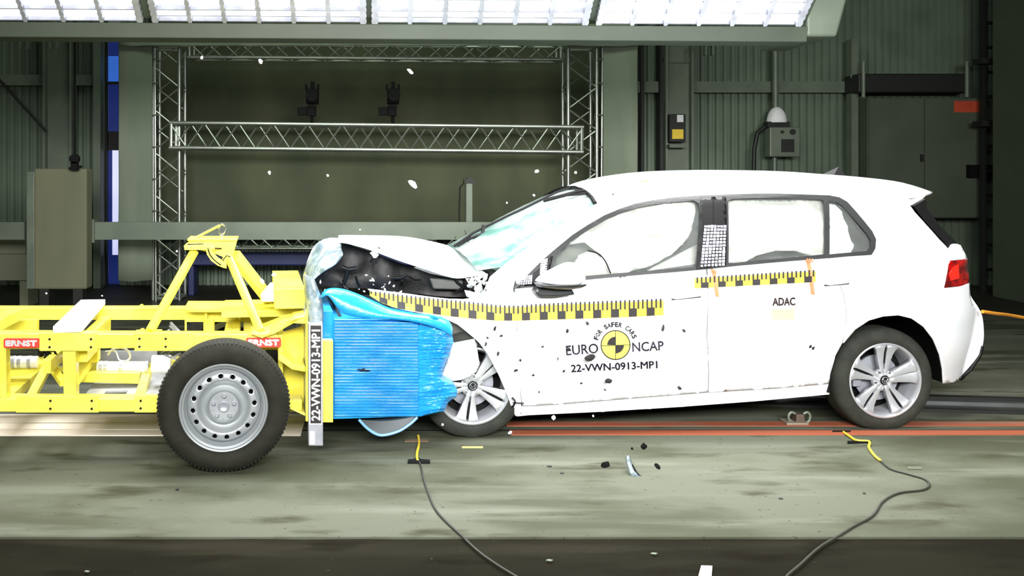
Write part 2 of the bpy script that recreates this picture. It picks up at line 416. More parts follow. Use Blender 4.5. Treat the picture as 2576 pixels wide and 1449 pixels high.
# guard beam across the hall
mb = MB(); yg = 10.3
z0, z1 = W(0, 602, yg).z, W(0, 558, yg).z
prof = [(0, z0), (-.06, z0), (-.06, z1), (0, z1), (0, z1-.02), (-.035, z1-.02), (-.035, z0+.02), (0, z0+.02)]
def beamx(x0, x1):
    n = len(prof); mb.add([(x0, yg+y, z) for y, z in prof]+[(x1, yg+y, z) for y, z in prof], [tuple(range(n)), tuple(range(2*n-1, n-1, -1))]+[(i, (i+1) % n, (i+1) % n+n, i+n) for i in range(n)])
beamx(W(242, 0, yg).x, W(1900, 0, yg).x)
o = mb.build('guard_beam', 'steel_g'); tag(o, 'long horizontal grey-green steel beam running behind the trolley and car', 'beam')
mb = MB(); mb.box((W(219, 0, yg).x, yg-.09, z0-.03), (W(243, 0, yg).x, yg+.02, z1+.03)); mb.build('end_plate', 'steel_g', o)
mb = MB()
for u in (1350, 1880): mb.box((W(u, 0, yg).x, yg, 0), (W(u+18, 0, yg).x, yg+.1, z1))
mb.build('support_post', 'steel_g', o)
mb = MB(); mb.box((-9, yg-.05, z0), (W(66, 0, yg).x, yg+.05, z1)); tag(mb.build('rail_beam', 'steel_g'), 'short grey steel beam end left of the beige block', 'beam')
# beige block
t = thing('foam_block', 'tall beige-grey block standing in front of the corrugated wall at left', 'block', (W(140, 0, 10).x, 10, 0))
t.location.z = 0
a, b = W(85, 728, 10), W(218, 424, 10); ox = t.location.x
mb = MB(); mb.box((a.x-ox, 0, a.z), (b.x-ox, .2, b.z)); mb.build('body', 'box', t, bevel=.02)
a2 = W(64, 728, 10); mb = MB(); mb.box((a2.x-ox, .02, a.z-.0), (a.x-ox, .2, b.z-.03)); mb.build('side_board', 'steel_g', t, bevel=.01)
for x in (a.x-ox+.05, b.x-ox-.15): mb = MB(); mb.box((x, .02, 0), (x+.1, .18, a.z)); mb.build('skid', 'ladder', t)
t = thing('hall_lamp_clamp', 'small black clamp hanging on a cord above the beige block', 'clamp', tuple(W(188, 424, 9.9)))
mb = MB(); mb.tube([(0, 0, .02), (0, 0, 1.9)], .012, 8); mb.build('cord', 'black', t)
mb = MB(); mb.lathe_y([(.001, -.03), (.05, -.03), (.05, .03), (.001, .03)], 14, (0, .10)); mb.box((-.035, -.03, -.02), (.035, .03, .07)); mb.tube([(-.06, 0, .0), (.07, 0, .02)], .014); mb.build('body', 'black', t)
mb = MB(); a, b = W(-60, 706, 11), W(66, 640, 11); mb.box((a.x, 11, a.z), (b.x, 11.5, b.z)); mb.box((a.x, 11.02, b.z), (b.x-.02, 11.45, W(0, 606, 11).z))
mb.box((a.x, 11.05, 0), (a.x+.1, 11.4, a.z)); mb.box((b.x-.1, 11.05, 0), (b.x, 11.4, a.z))
tag(mb.build('low_cabinet', 'box', bevel=.01), 'low grey cabinet at the left edge behind the yellow trolley', 'cabinet')

# ------------------------------------------------------------------ curtain and truss bay
yq = 11.4
def curtain(u0, u1, v0, v1, y, amp, name, label, m='curtain', fold=9.0, ph=0.0, n=40):
    a, b = W(u0, v1, y), W(u1, v0, y); rows = []
    for j in range(14):
        z = a.z+(b.z-a.z)*j/13; r = []
        for i in range(n+1):
            x = a.x+(b.x-a.x)*i/n
            r.append((x, y+amp*math.sin(x*fold+ph+.6*noise.noise(Vector((x*2, z*.7, ph))))+amp*.8*noise.noise(Vector((x*3, z*1.1, ph))), z+(.02*noise.noise(Vector((x*5, 0, 1))) if j == 0 else 0)))
        rows.append(r)
    mb = MB(); mb.grid(rows); o = mb.build(name, m, smooth=True, thick=.012); return tag(o, label, 'curtain')
curtain(300, 382, 86, 706, yq, .03, 'curtain', 'tall pale grey curtain strip beside the left truss tower')
curtain(1518, 1602, 95, 716, yq, .03, 'curtain', 'tall pale grey curtain strip beside the right truss tower', ph=2)
curtain(300, 1602, 60, 116, yq-.09, .008, 'curtain_valance', 'long grey cloth valance across the top of the truss bay', fold=3)
ybk = 12.6
mb = MB(); a, b = W(380, 575, ybk), W(1500, 60, ybk)
o = curtain(380, 1510, PY-(5.5-H)*F/ybk, 600, ybk, .012, 'backdrop_cloth', 'dark olive backdrop cloth hanging behind the trusses', 'canvas', fold=2.2, ph=5, n=90)
mb = MB(); a, b = W(470, 668, 12), W(1100, 640, 12); mb.box((a.x, 12.0, a.z), (b.x, 12.4, b.z)); mb.box((a.x, 12.05, 0), (a.x+.08, 12.35, a.z)); mb.box((b.x-.08, 12.05, 0), (b.x, 12.35, a.z))
tag(mb.build('bench', 'blue_dark', bevel=.02), 'low navy covered bench under the backdrop cloth', 'bench')

def truss(name, label, p, q, h, d, nseg, cat='truss', r=.024, rd=.010, swap=1):
    """box truss between p and q; h = size in the picture plane, d = depth along y"""
    p = Vector(p); q = Vector(q); t = (q-p).normalized(); a = Vector((t.z, 0, -t.x)); a = a if a.z+a.x > 0 else -a
    o = thing(name, label, cat, tuple(p))
    cor = [(sa*h/2, sd*d/2) for sa in (-1, 1) for sd in (-1, 1)]
    for ca, cd in cor:
        off = a*ca+Vector((0, cd, 0)); mb = MB(); mb.tube([off, q-p+off], r, 10); mb.build('chord', 'truss', o, smooth=True)
    mb = MB(); L = (q-p).length
    for i in range(nseg):
        s0, s1 = L*i/nseg, L*(i+1)/nseg
        for cd in (-d/2, d/2):
            up = (i % 2 == 0) == (cd < 0)
            A = t*s0+a*(h/2 if up else -h/2)+Vector((0, cd, 0)); B = t*s1+a*(-h/2 if up else h/2)+Vector((0, cd, 0)); mb.tube([A, B], rd, 6)
        for ca in (-h/2, h/2):
            up = (i % 2 == 0)
            A = t*s0+a*ca+Vector((0, d/2 if up else -d/2, 0)); B = t*s1+a*ca+Vector((0, -d/2 if up else d/2, 0)); mb.tube([A, B], rd, 6)
    mb.build('lattice', 'truss', o)
    mb = MB()
    for s_ in (.02, L-.02):
        c = [t*s_+a*ca+Vector((0, cd, 0)) for ca, cd in (cor[0], cor[1], cor[3], cor[2])]
        for i in range(4): mb.tube([c[i], c[(i+1) % 4]], r*.9, 8)
    mb.build('end_frame', 'truss', o)
    return o
def tw(u0, v0, u1, v1, y): return tuple(W(u0, v0, y)), tuple(W(u1, v1, y))
yt = 11.9; k = yt/F
yt = 11.43; k = yt/F
p, q = tw(432, 341, 1462, 352, yt); truss('truss', 'middle horizontal aluminium truss carrying two black cameras', p, q, 62*k, .26, 24)
yt = 11.9; k = yt/F
p, q = tw(478, 128, 1410, 134, yt); truss('truss', 'top horizontal aluminium truss under the cloth valance', p, q, 38*k, .29, 22)
p, q = tw(478, 604, 1410, 604, yt); truss('truss', 'lowest aluminium truss partly hidden behind the grey beam', p, q, 38*k, .29, 22, r=.018)
p, q = tw(426, 715, 426, 118, yt-.15); truss('truss_tower', 'left upright aluminium truss tower beside the curtain', (p[0], p[1], 0.01), q, 64*k, .34, 12)
p, q = tw(1458, 715, 1458, 118, yt-.15); truss('truss_tower', 'right upright aluminium truss tower beside the curtain', (p[0], p[1], 0.01), q, 70*k, .34, 12)
for u, u1, g in ((392, 388, 'slim left pole at the curtain edge'), (1512, 1518, 'slim right pole at the curtain edge')):
    mb = MB(); a = W(u, 0, 11.5); mb.tube([(a.x, 11.5, 0), (a.x+(u1-u)*.003, 11.5, W(0, 120, 11.5).z)], .014)
    for v in (150, 210, 290, 370, 450, 530): mb.tube([(a.x-.05, 11.47, W(0, v, 11.5).z), (a.x+.04, 11.47, W(0, v, 11.5).z)], .01, 6)
    tag(mb.build('curtain_pole', 'truss'), g, 'pole')
for u, lab in ((785, 'left of the two black cameras mounted on the middle truss'), (988, 'right of the two black cameras mounted on the middle truss')):
    yy = 11.3; c = W(u, 0, yy).x; kk = yy/F; t = thing('camera', lab, 'camera', (c, yy, W(0, 310, yy).z))
    def zz(v): return W(0, v, yy).z-W(0, 310, yy).z
    mb = MB(); mb.box((-14*kk, -.1, zz(262)), (16*kk, .12, zz(224))); mb.build('body', 'black', t, bevel=.015)
    mb = MB(); mb.lathe_y([(.001, -.2), (.07, -.2), (.075, -.18), (.075, -.08), (.001, -.08)], 18, (2*kk, zz(243))); mb.build('lens', 'black', t, smooth=True)
    mb = MB(); mb.box((-4*kk, -.03, zz(222)), (6*kk, .05, zz(206))); mb.box((-18*kk, -.02, zz(226)), (-12*kk, .04, zz(212))); mb.box((12*kk, -.02, zz(226)), (18*kk, .04, zz(212))); mb.build('top_bracket', 'black', t)
    mb = MB(); mb.box((-12*kk, -.06, zz(292)), (10*kk, .06, zz(266))); mb.box((-36*kk, -.05, zz(290)), (-12*kk, .05, zz(270))); mb.tube([(0, 0, zz(292)), (0, 0, zz(310))], .02); mb.build('mount', 'black', t, bevel=.01)
t = thing('post', 'short upright steel post with dark cap behind the windscreen', 'post', (W(1177, 0, 10.6).x, 10.6, 0))
mb = MB(); kk = 10.6/F; z0_, z1_ = 0, W(0, 460, 10.6).z; mb.box((-6*kk, -.03, z0_), (12*kk, .06, z1_)); mb.build('column', 'steel_g', t, bevel=.01)
mb = MB(); mb.box((-10*kk, -.05, z1_), (16*kk, .08, z1_+8*kk)); mb.box((-3*kk, -.03, z1_+8*kk), (8*kk, .03, z1_+14*kk)); mb.build('cap', 'ladder', t)
mb = MB(); mb.tube([(-10*kk, 0, z1_), (-20*kk, 0, z1_-.05), (-22*kk, 0, z1_-.3), (-17*kk, 0, 0.05)], .01, 6); mb.build('cable', 'ladder', t)

# ------------------------------------------------------------------ right part of the back wall
t = thing('control_box', 'small black control box with yellow label on the right steel column', 'control box', tuple(W(1700, 372, 12.75)))
kk = 12.75/F
mb = MB(); mb.box((-20*kk, -.08, 14*kk), (20*kk, .02, 84*kk)); mb.build('housing', 'ladder', t, bevel=.01)
mb = MB(); mb.box((-14*kk, -.088, 22*kk), (14*kk, -.08, 46*kk)); mb.build('label_plate', 'tape_y', t)
mb = MB(); mb.box((-2*kk, -.088, 64*kk), (14*kk, -.08, 82*kk)); mb.build('dial', 'white', t)
mb = MB(); mb.box((-22*kk, -.12, 0), (22*kk, .02, 8*kk)); mb.build('shelf', 'steel_g', t)
yy = 12.85; kk = yy/F
t = thing('siren_unit', 'grey wall box with a white dome above it on a vertical pipe', 'wall box', tuple(W(1962, 395, yy)))
mb = MB(); mb.box((-36*kk, -.14, 0), (40*kk, .04, 74*kk)); mb.build('housing', 'steel_g', t, bevel=.015)
mb = MB(); mb.box((-8*kk, -.15, 12*kk), (24*kk, -.14, 44*kk)); mb.build('screen', 'ladder', t)
mb = MB(); mb.disc((-6*kk, 62*kk), 4*kk, -.16, -.14, 12); mb.disc((20*kk, 62*kk), 7*kk, -.16, -.14, 14); mb.build('button', 'ladder', t)
mb = MB(); r_ = 25*kk; rows = []
for j in range(9):
    an = PI/2*j/8; rows.append([((-12*kk)+r_*math.cos(an)*math.cos(a_*2*PI/20), -.05+r_*.8*math.cos(an)*math.sin(a_*2*PI/20), 86*kk+r_*1.6*math.sin(an)) for a_ in range(21)])
mb.grid(rows); mb.build('dome', 'white', t, smooth=True)
mb = MB(); mb.box((-40*kk, -.12, 74*kk), (16*kk, .03, 88*kk)); mb.tube([(-36*kk, -.02, 78*kk), (-58*kk, -.02, 60*kk), (-66*kk, -.02, 20*kk), (-68*kk, -.02, -60*kk)], .03, 8); mb.build('dome_base', 'ladder', t)
mb = MB(); mb.tube([(-10*kk, .02, 126*kk), (-10*kk, .02, 300*kk)], .04, 10); mb.build('pipe', 'steel_g', t); mb = MB(); mb.tube([(-12*kk, .02, 0), (-12*kk, .02, -W(0, 395, yy).z)], .03, 10); mb.build('pipe', 'steel_g', t)
t = thing('wall_cabinet', 'large double-door cabinet with red label hung on the corrugated wall', 'cabinet', tuple(W(2305, 547, 12.8)))
kk = 12.8/F
mb = MB(); mb.box((-142*kk, -.2, 0), (138*kk, .2, 298*kk)); mb.build('body', 'cabinet', t, bevel=.015)
for x0, x1 in ((-140, -4), (-2, 136)):
    mb = MB(); mb.box((x0*kk, -.22, 3*kk), (x1*kk, -.2, 295*kk)); d_ = mb.build('door', 'cabinet', t)
    if x0 > -10:
        mb = MB(); mb.box((-14*kk, -.25, 140*kk), (-8*kk, -.22, 158*kk)); mb.build('handle', 'ladder', d_)
        mb = MB(); mb.box((100*kk, -.3, 100*kk), (156*kk, -.22, 132*kk)); mb.box((120*kk, -.36, 108*kk), (150*kk, -.3, 124*kk)); mb.build('latch', 'black', d_)
mb = MB(); mb.box((70*kk, -.224, 262*kk), (132*kk, -.22, 290*kk)); tag(mb.build('label_plate', mat('dull_red_label', (190, 70, 40), .7), t), 'dull red label')
mb = MB(); a = W(2133, 640, 12.9); b = W(2150, 100, 12.9); mb.box((a.x, 12.8, 0), (b.x, 12.95, b.z)); mb.box((a.x-.02, 12.78, W(0, 196, 12.8).z), (b.x+.02, 12.8, W(0, 186, 12.8).z)); struct(mb.build('trim_12', 'steel_g'))
t = thing('ventilation_duct', 'dark horizontal duct running above the wall cabinet', 'duct', tuple(W(2160, 215, 12.6)))
kk = 12.6/F; mb = MB(); mb.box((0, 0, -18*kk), (280*kk, .4, 30*kk)); mb.build('duct_body', 'ladder', t, bevel=.02)
for x in (10, 270): mb = MB(); mb.tube([(x*kk, -.02, -30*kk), (x*kk, -.02, 60*kk)], .025); mb.build('hanger', 'steel_g', t)
t = thing('wall_ladder', 'dark steel cage ladder at the right end of the wall', 'ladder', (W(2500, 0, 12.4).x, 12.4, 0))
kk = 12.4/F
for x in (-34, 6, 60):
    mb = MB(); mb.box((x*kk, -.05, 0), ((x+9)*kk, .02, 4.6)); mb.build('stile', 'ladder', t)
for i in range(14):
    mb = MB(); mb.tube([(-30*kk, -.02, .3+i*.32), (10*kk, -.02, .3+i*.32)], .022, 8); mb.build('rung', 'ladder', t)
for v in (155, 310):
    mb = MB(); mb.box((-60*kk, -.25, W(0, v, 12.4).z-.05), (90*kk, -.05, W(0, v, 12.4).z+.02)); mb.build('bracket', 'ladder', t)
mb = MB(); a = W(2542, 550, 11.6); mb.box((a.x, 11.3, 0), (a.x+2.2, 11.95, 4.6)); tag(mb.build('tall_cabinet', 'cabinet', bevel=.02), 'tall dark locker at the right edge of the picture', 'locker')
for i, (u, v) in enumerate(((140, 95), (1785, 110), (65, 95))):
    t = thing('spot_lamp', ['small ceiling spot hanging left of the blue slot window', 'small ceiling spot hanging above the control box', 'small ceiling spot at the far left'][i], 'lamp', tuple(W(u, v+30, 12)))
    kk = 12/F; mb = MB(); mb.box((-14*kk, -.04, 0), (-9*kk, .04, 26*kk)); mb.box((4*kk, -.04, 0), (9*kk, .04, 28*kk)); mb.tube([(-2*kk, 0, 30*kk), (-2*kk, 0, 5.5-t.location.z)], .01, 6); mb.build('yoke', 'steel_g', t)
    mb = MB(); mb.box((-18*kk, -.05, 26*kk), (14*kk, .05, 36*kk)); mb.build('head', 'ladder', t)

# ------------------------------------------------------------------ lamp rig above the bay
AL = math.radians(40); dr = 6.8; zr = W(0, 48, dr).z
def RG(x, l, off=0.0):           # point in the sloping lamp plane: l metres up the slope, off = out of the plane, downwards
    return (x, dr-l*math.cos(AL)-off*math.sin(AL), zr+l*math.sin(AL)-off*math.cos(AL)-(x+2.7)*.006)
rig = thing('lamp_rig', 'huge grey steel frame holding the lamp panels above the test bay', 'lamp rig', (0, 0, 0))
xe = W(2030, 0, dr).x; x00 = -4.6
mb = MB()
sl = lambda x: -(x+2.7)*.006
for a, b in ((x00, xe),):
    zb = W(0, 100, dr).z+.02; zt = W(0, 56, dr).z
    mb.hexa([(a, dr, zb+sl(a)-.0), (b, dr, zb+sl(b)), (b, dr+.25, zb+sl(b)), (a, dr+.25, zb+sl(a)), (a, dr-.02, zt+sl(a)), (b, dr-.02, zt+sl(b)), (b, dr+.25, zt+sl(b)), (a, dr+.25, zt+sl(a))])
mb.build('lower_beam', 'rig', rig, bevel=.006)
xs = [(-220, 354), (393, 914), (943, 1470), (1505, 2005)]
xw = [(W(a, 0, dr).x, W(b, 0, dr).x) for a, b in xs]
edges = [xw[0][1], xw[1][0]], [xw[1][1], xw[2][0]], [xw[2][1], xw[3][0]], [xw[3][1], xe]
for a, b in edges:
    mb = MB(); p = [RG(a, 0, -.02), RG(b, 0, -.02), RG(b, 1.0, -.02), RG(a, 1.0, -.02), RG(a, 0, -.12), RG(b, 0, -.12), RG(b, 1.0, -.12), RG(a, 1.0, -.12)]
    mb.hexa(p); mb.build('cross_beam', 'rig', rig)
mb = MB(); mb.hexa([RG(x00, .92, .02), RG(xe, .92, .02), RG(xe, 1.1, .02), RG(x00, 1.1, .02), RG(x00, .92, -.12), RG(xe, .92, -.12), RG(xe, 1.1, -.12), RG(x00, 1.1, -.12)]); mb.build('upper_beam', 'rig', rig)
for x_ in (-3.2, -1.2, .8, 2.6): p_ = RG(x_, 1.0, -.1); mb = MB(); mb.tube([p_, (p_[0], p_[1], 5.5)], .02, 8); mb.build('hanger_rod', 'rig', rig)
a = W(2030, 92, 7.3); b = W(2106, 92, 7.3); c = W(2128, 0, 7.3)
mb = MB(); mb.add([(a.x, 7.3, a.z), (b.x, 7.3, b.z), (c.x+.25, 7.3, c.z+.9), (a.x, 7.3, c.z+.9), (a.x, 8.2, a.z), (b.x, 8.2, b.z), (c.x+.25, 8.2, c.z+.9), (a.x, 8.2, c.z+.9)], [(0, 1, 2, 3), (7, 6, 5, 4), (0, 4, 5, 1), (1, 5, 6, 2), (2, 6, 7, 3), (3, 7, 4, 0)])
mb.build('side_housing', 'steel_g', rig, bevel=.02)
names = ['leftmost of the four lit lamp panels in the overhead rig', 'second from left of the lit lamp panels in the overhead rig', 'third from left of the lit lamp panels in the overhead rig', 'rightmost of the four lit lamp panels in the overhead rig']
for i, (a, b) in enumerate(xw):
    nc = 6; n_r = 8; rp_ = .103; cw = (b-a)/nc
    mb = MB(); mb.add([RG(a, 0, -.05), RG(b, 0, -.05), RG(b, n_r*rp_, -.05), RG(a, n_r*rp_, -.05)], [(0, 1, 2, 3)]); t = mb.build('lamp_panel', 'lamp', rig, thick=.02)
    for c_ in range(nc+1):
        x = a+c_*cw; w = .011 if 0 < c_ < nc else .018; L = []; R = []
        for k_ in range(n_r*6+1):
            l = k_*rp_/6; ww = w+(.006 if (k_ % 6) in (1, 2, 4, 5) else 0); L.append((x-ww, l)); R.append((x+ww, l))
        mb = MB(); mb.grid([[RG(x_, l_, .0) for x_, l_ in L], [RG(x_, l_, .0) for x_, l_ in R]]); mb.build('louvre_bar', 'silver', t, thick=.03)
    mb = MB()
    for r_ in range(n_r+1):
        l = r_*rp_; mb.hexa([RG(a, l-.004, .01), RG(b, l-.004, .01), RG(b, l+.004, .01), RG(a, l+.004, .01), RG(a, l-.004, -.04), RG(b, l-.004, -.04), RG(b, l+.004, -.04), RG(a, l+.004, -.04)])
    mb.build('louvre_slats', 'silver', t)

# ================================================================== YELLOW BARRIER TROLLEY
TF = Frame((562-PX)/F*4.96, 4.96, math.radians(7))
tr = thing('barrier_trolley', 'yellow crash barrier trolley on black tyres with a blue crushed front block', 'trolley', tuple(TF.o), TF.yaw)
def tprism(pts, lat0, lat1, name, m='yellow', bevel=.004, at=None):
    mb = MB(); mb.prism(TF.sz(pts, lat0 if at is None else at), lat0, lat1); return mb.build(name, m, tr, bevel=bevel)
def rect(u0, v0, u1, v1): return [(u0, v0), (u1, v0), (u1, v1), (u0, v1)]
# near rails
mb = MB(); mb.prism(TF.sz([(-60, 839), (700, 842), (700, 873), (-60, 879)], .31), .31, .43); mb.build('upper_rail', 'yellow', tr, bevel=.004)
pls = []
for a, b in ((99, 245), (338, 488)): mb = MB(); mb.prism(TF.sz(rect(a, 838, b, 883), .29), .29, .31); pls.append(mb.build('splice_plate', 'yellow', tr, bevel=.002))
def bolts(pts, lat, parent, r=.0065, m='dark'):
    for u, v in pts: s_, _, z_ = TF(u, v, lat); mb = MB(); mb.disc((s_, z_), r, lat-.006, lat, 8); mb.build('bolt', m, parent)
bolts([(125, 853), (229, 853), (125, 873), (229, 873)], .29, pls[0]); bolts([(351, 852), (417, 852), (351, 872), (417, 872)], .29, pls[1])
mb = MB(); mb.prism(TF.sz([(-60, 1002), (760, 1005), (760, 1036), (-60, 1036)], .31), .31, .43); mb.build('lower_rail', 'yellow', tr, bevel=.004)
pls = []
for a, b in ((40, 248), (338, 480)): mb = MB(); mb.prism(TF.sz(rect(a, 996, b, 1038), .29), .29, .31); pls.append(mb.build('splice_plate', 'yellow', tr, bevel=.002))
bolts([(127, 1008), (231, 1008), (127, 1028), (231, 1028)], .29, pls[0]); bolts([(354, 1008), (354, 1027)], .29, pls[1])
for a, b in ((-3, 15), (157, 190)): tprism([(a, 878), (b, 878), (b+2, 1004), (a+3, 1004)], .31, .40, 'upright_post')
# far rails
tprism([(-60, 775), (480, 775), (480, 805), (-60, 805)], 1.27, 1.39, 'far_upper_rail')
tprism([(-60, 905), (640, 905), (640, 936), (-60, 936)], 1.27, 1.39, 'far_lower_rail')
# deep web with rectangular openings at the far side
V, T_ = tri2d(TF.sz([(465, 786), (465, 842), (712, 842), (712, 786)], 1.1), [TF.sz(rect(470, 809, 512, 832), 1.1), TF.sz(rect(540, 809, 613, 832), 1.1)], .06)
mb = MB(); mb.add([(x, 1.1, z) for x, z in V], T_); mb.build('web_plate', 'yellow', tr, thick=.012)
tprism([(462, 776), (720, 776), (712, 786), (478, 786)], .95, 1.30, 'web_flange')
tprism(rect(515, 786, 521, 808), 1.02, 1.1, 'web_rib'); tprism(rect(600, 786, 606, 808), 1.02, 1.1, 'web_rib')
tprism(rect(513, 800, 538, 842), 1.06, 1.1, 'web_post')
# left end box
mb = MB(); mb.prism(TF.sz([(-60, 806), (93, 806), (93, 836), (-60, 836)], 1.1), 1.1, 1.16); mb.build('end_web', 'yellow', tr)
a = TF(38, 792, .9); mb = MB(); mb.beam(TF(-60, 838, .5), TF(36, 790, .95), .10, .06); mb.build('corner_strut', 'yellow', tr)
# cross members
def cross(u, v0, v1, wpx, lat0=.43, lat1=1.27, name='cross_member'):
    s0, _, z0_ = TF(u, v1, lat0); s1, _, z1_ = TF(u+wpx, v0, lat0); mb = MB(); mb.box((s0, lat0, z0_), (s1, lat1, z1_)); return mb.build(name, 'yellow', tr, bevel=.003)
cross(190, 852, 912, 30); cross(108, 905, 940, 20); cross(-40, 1002, 1030, 60); cross(330, 1004, 1030, 50); cross(560, 1004, 1030, 40); cross(560, 850, 880, 40)
tprism([(218, 842), (246, 842), (246, 912), (218, 912)], .75, .85, 'inner_post', at=.75)
tprism([(18, 925), (118, 912), (118, 930), (18, 950)], .85, .95, 'inner_beam')
tprism([(200, 938), (352, 938), (348, 966), (200, 962)], .70, .80, 'inner_beam')
mb = MB(); mb.beam(TF(78, 1000, .45), TF(122, 918, .9), .05, .03); mb.build('diagonal_strut', 'yellow', tr)
mb = MB(); mb.beam(TF(160, 965, .5), TF(118, 905, .9), .04, .03); mb.build('diagonal_strut', 'yellow', tr)
mb = MB(); mb.beam(TF(352, 1000, .5), TF(372, 935, .85), .05, .05); mb.build('diagonal_strut', 'yellow', tr)
mb = MB(); mb.beam(TF(185, 960, .5), TF(225, 905, .85), .06, .04); mb.build('diagonal_strut', 'yellow', tr)
# pipes, tray, panels, hoses inside
for a, b, v, l, rr_, cl in ((18, 95, 911, .80, .035, (30, 45, 70)), (130, 216, 906, .80, .035, (150,)), (245, 372, 924, .80, .035, (250, 262, 300, 365)), (382, 430, 915, .7, .05, ())):
    mb = MB(); mb.tube([TF(a, v, l), TF(b, v, l)], rr_, 18); o = mb.build('pressure_pipe', 'tube_white', tr, smooth=True)
    for u in cl: a_ = TF(u, v, l); mb = MB(); mb.tube([a_, (a_[0]+.02, a_[1], a_[2])], rr_+.003, 14); mb.build('pipe_clamp', 'silver', o, smooth=True)
mb = MB(); mb.prism(TF.sz([(248, 883), (395, 883), (395, 912), (248, 912)], 1.15), 1.15, 1.17); mb.build('grey_side_panel', 'silver', tr)
mb = MB(); z_ = TF(300, 1000, .45)[2]; s0 = TF(206, 0, .45)[0]; s1 = TF(520, 0, .45)[0]
h0, h1 = TF(262, 0, .55)[0], TF(318, 0, .55)[0]
for a, b, c, d in ((s0, .45, s1, .50), (s0, .62, s1, 1.25), (s0, .50, h0, .62), (h1, .50, s1, .62)): mb.box((a, b, z_-.01), (c, d, z_))
mb.build('bottom_tray', 'silver', tr)
mb = MB()
mb.tube(smooth_line([TF(272, 892, .55), TF(283, 880, .5), TF(305, 875, .5), TF(322, 883, .5), TF(327, 900, .55), TF(312, 913, .6)]), .006, 6)
mb.tube(smooth_line([TF(266, 884, .55), TF(290, 884, .5), TF(300, 905, .5), TF(315, 908, .5)]), .004, 6)
mb.build('loose_hose', 'white', tr)
mb = MB()
for k_ in range(16):
    u, v = random.uniform(98, 128), random.uniform(880, 905); a = Vector(TF(u, v, .6)); b = a+Vector((random.uniform(-.05, .05), random.uniform(-.03, .03), random.uniform(-.04, .04))); mb.tube([a, (a+b)/2+Vector((0, 0, .02)), b], .007, 6)
mb.build('cable_bundle', 'dark', tr)
mb = MB()
for k_ in range(7):
    u, v = random.uniform(425, 455), random.uniform(808, 835); a = Vector(TF(u, v, .8)); mb.beam(a, a+Vector((.05*(-1)**k_, .02, -.06)), .025, .01)
mb.build('loose_fittings', 'silver', tr)
mb = MB()
for k_ in range(5):
    u, v = 405+8*k_, 893+random.uniform(-6, 6); a = Vector(TF(u, v, .45)); mb.beam(a, a+Vector((.04, .0, .02*(-1)**k_)), .012, .01)
mb.build('hose_coupling', 'silver', tr)
# white board laid across both rails
a, b, c, d = [Vector(TF(u, v, l)) for u, v, l in ((133, 837, .30), (206, 838, .30), (265, 760, 1.38), (203, 760, 1.38))]
zt = (a.z+b.z+c.z+d.z)/4
P_ = [Vector((p.x, p.y, 0)) for p in (a, b, c, d)]
zb_ = TF(150, 838, .31)[2]+.004
mb = MB(); mb.hexa([(p.x, p.y, zb_) for p in P_]+[(p.x, p.y, zb_+.035) for p in P_]); mb.build('white_cross_board', 'plank', tr, bevel=.003)
# A-frame tripod
mb = MB(); mb.tube([TF(378, 832, .36), TF(489, 632, .62)], .0265, 20); mb.build('tripod_leg', 'yellow', tr, smooth=True)
mb = MB(); mb.tube([TF(655, 832, .36), TF(577, 650, .60)], .0255, 20); mb.build('tripod_leg', 'yellow', tr, smooth=True)
mb = MB(); mb.beam(TF(694, 775, 1.2), TF(590, 642, .78), .05, .07); mb.build('tripod_leg', 'yellow', tr, bevel=.004)
for u, v, l in ((372, 834, .36), (655, 836, .36), (368, 772, 1.3)): mb = MB(); a = TF(u, v, l); mb.box((a[0]-.07, l-.05, a[2]-.012), (a[0]+.07, l+.07, a[2])); mb.disc((a[0]-.03, a[2]+.005), .014, l-.02, l+.01, 8); mb.build('foot_plate', 'yellow', tr)
hd = tprism([(471, 600), (598, 600), (586, 645), (568, 650), (545, 640), (478, 622)], .62, .66, 'head_plate')
mb = MB()
mb.prism(TF.sz([(471, 601), (598, 601), (597, 606), (471, 606)], .60), .60, .86)
mb.prism(TF.sz([(462, 618), (512, 616), (540, 622), (540, 629), (464, 629)], .55), .55, .80)
mb.prism(TF.sz([(567, 640), (580, 645), (572, 662), (558, 652)], .58), .58, .66)
mb.build('head_flanges', 'yellow', hd, bevel=.002)
mb = MB(); cu = [(518, 622), (521, 640), (532, 656), (548, 668), (563, 674)]
lo = [(u-1, v) for u, v in cu]; hi = [(570, 660), (563, 658), (548, 648), (537, 637), (532, 624)]
mb.prism(TF.sz(lo+[(570, 676)]+hi, .56), .56, .585); mb.build('hook_plate', 'yellow', hd, bevel=.002)
mb = MB(); cc = [(523, 624), (528, 640), (540, 655), (556, 667)]; mb.tube(smooth_line([TF(u, v, .552) for u, v in cc], 4), .0035, 6)
mb.tube([TF(524, 624, .552), TF(557, 625, .60)], .004, 6); mb.tube([TF(472, 616, .59), TF(512, 615, .59)], .006, 6); mb.tube([TF(560, 655, .575), TF(570, 643, .575), TF(580, 646, .575)], .003, 6)
mb.build('head_slots', 'dark', hd)
mb = MB(); mb.tube([TF(557, 603, .70), TF(557, 586, .70)], .012, 12)
mb.tube(smooth_line([TF(551, 588, .70), TF(551, 572, .70), TF(558, 564, .70), TF(566, 570, .70), TF(564, 584, .70), TF(558, 592, .70)], 5), .005, 8)
mb.build('lifting_eye', 'chrome', tr, smooth=True)
mb = MB(); mb.tube([TF(488, 600, .68), TF(553, 567, .68)], .007, 8); mb.build('stay_rod', 'yellow', tr, smooth=True)
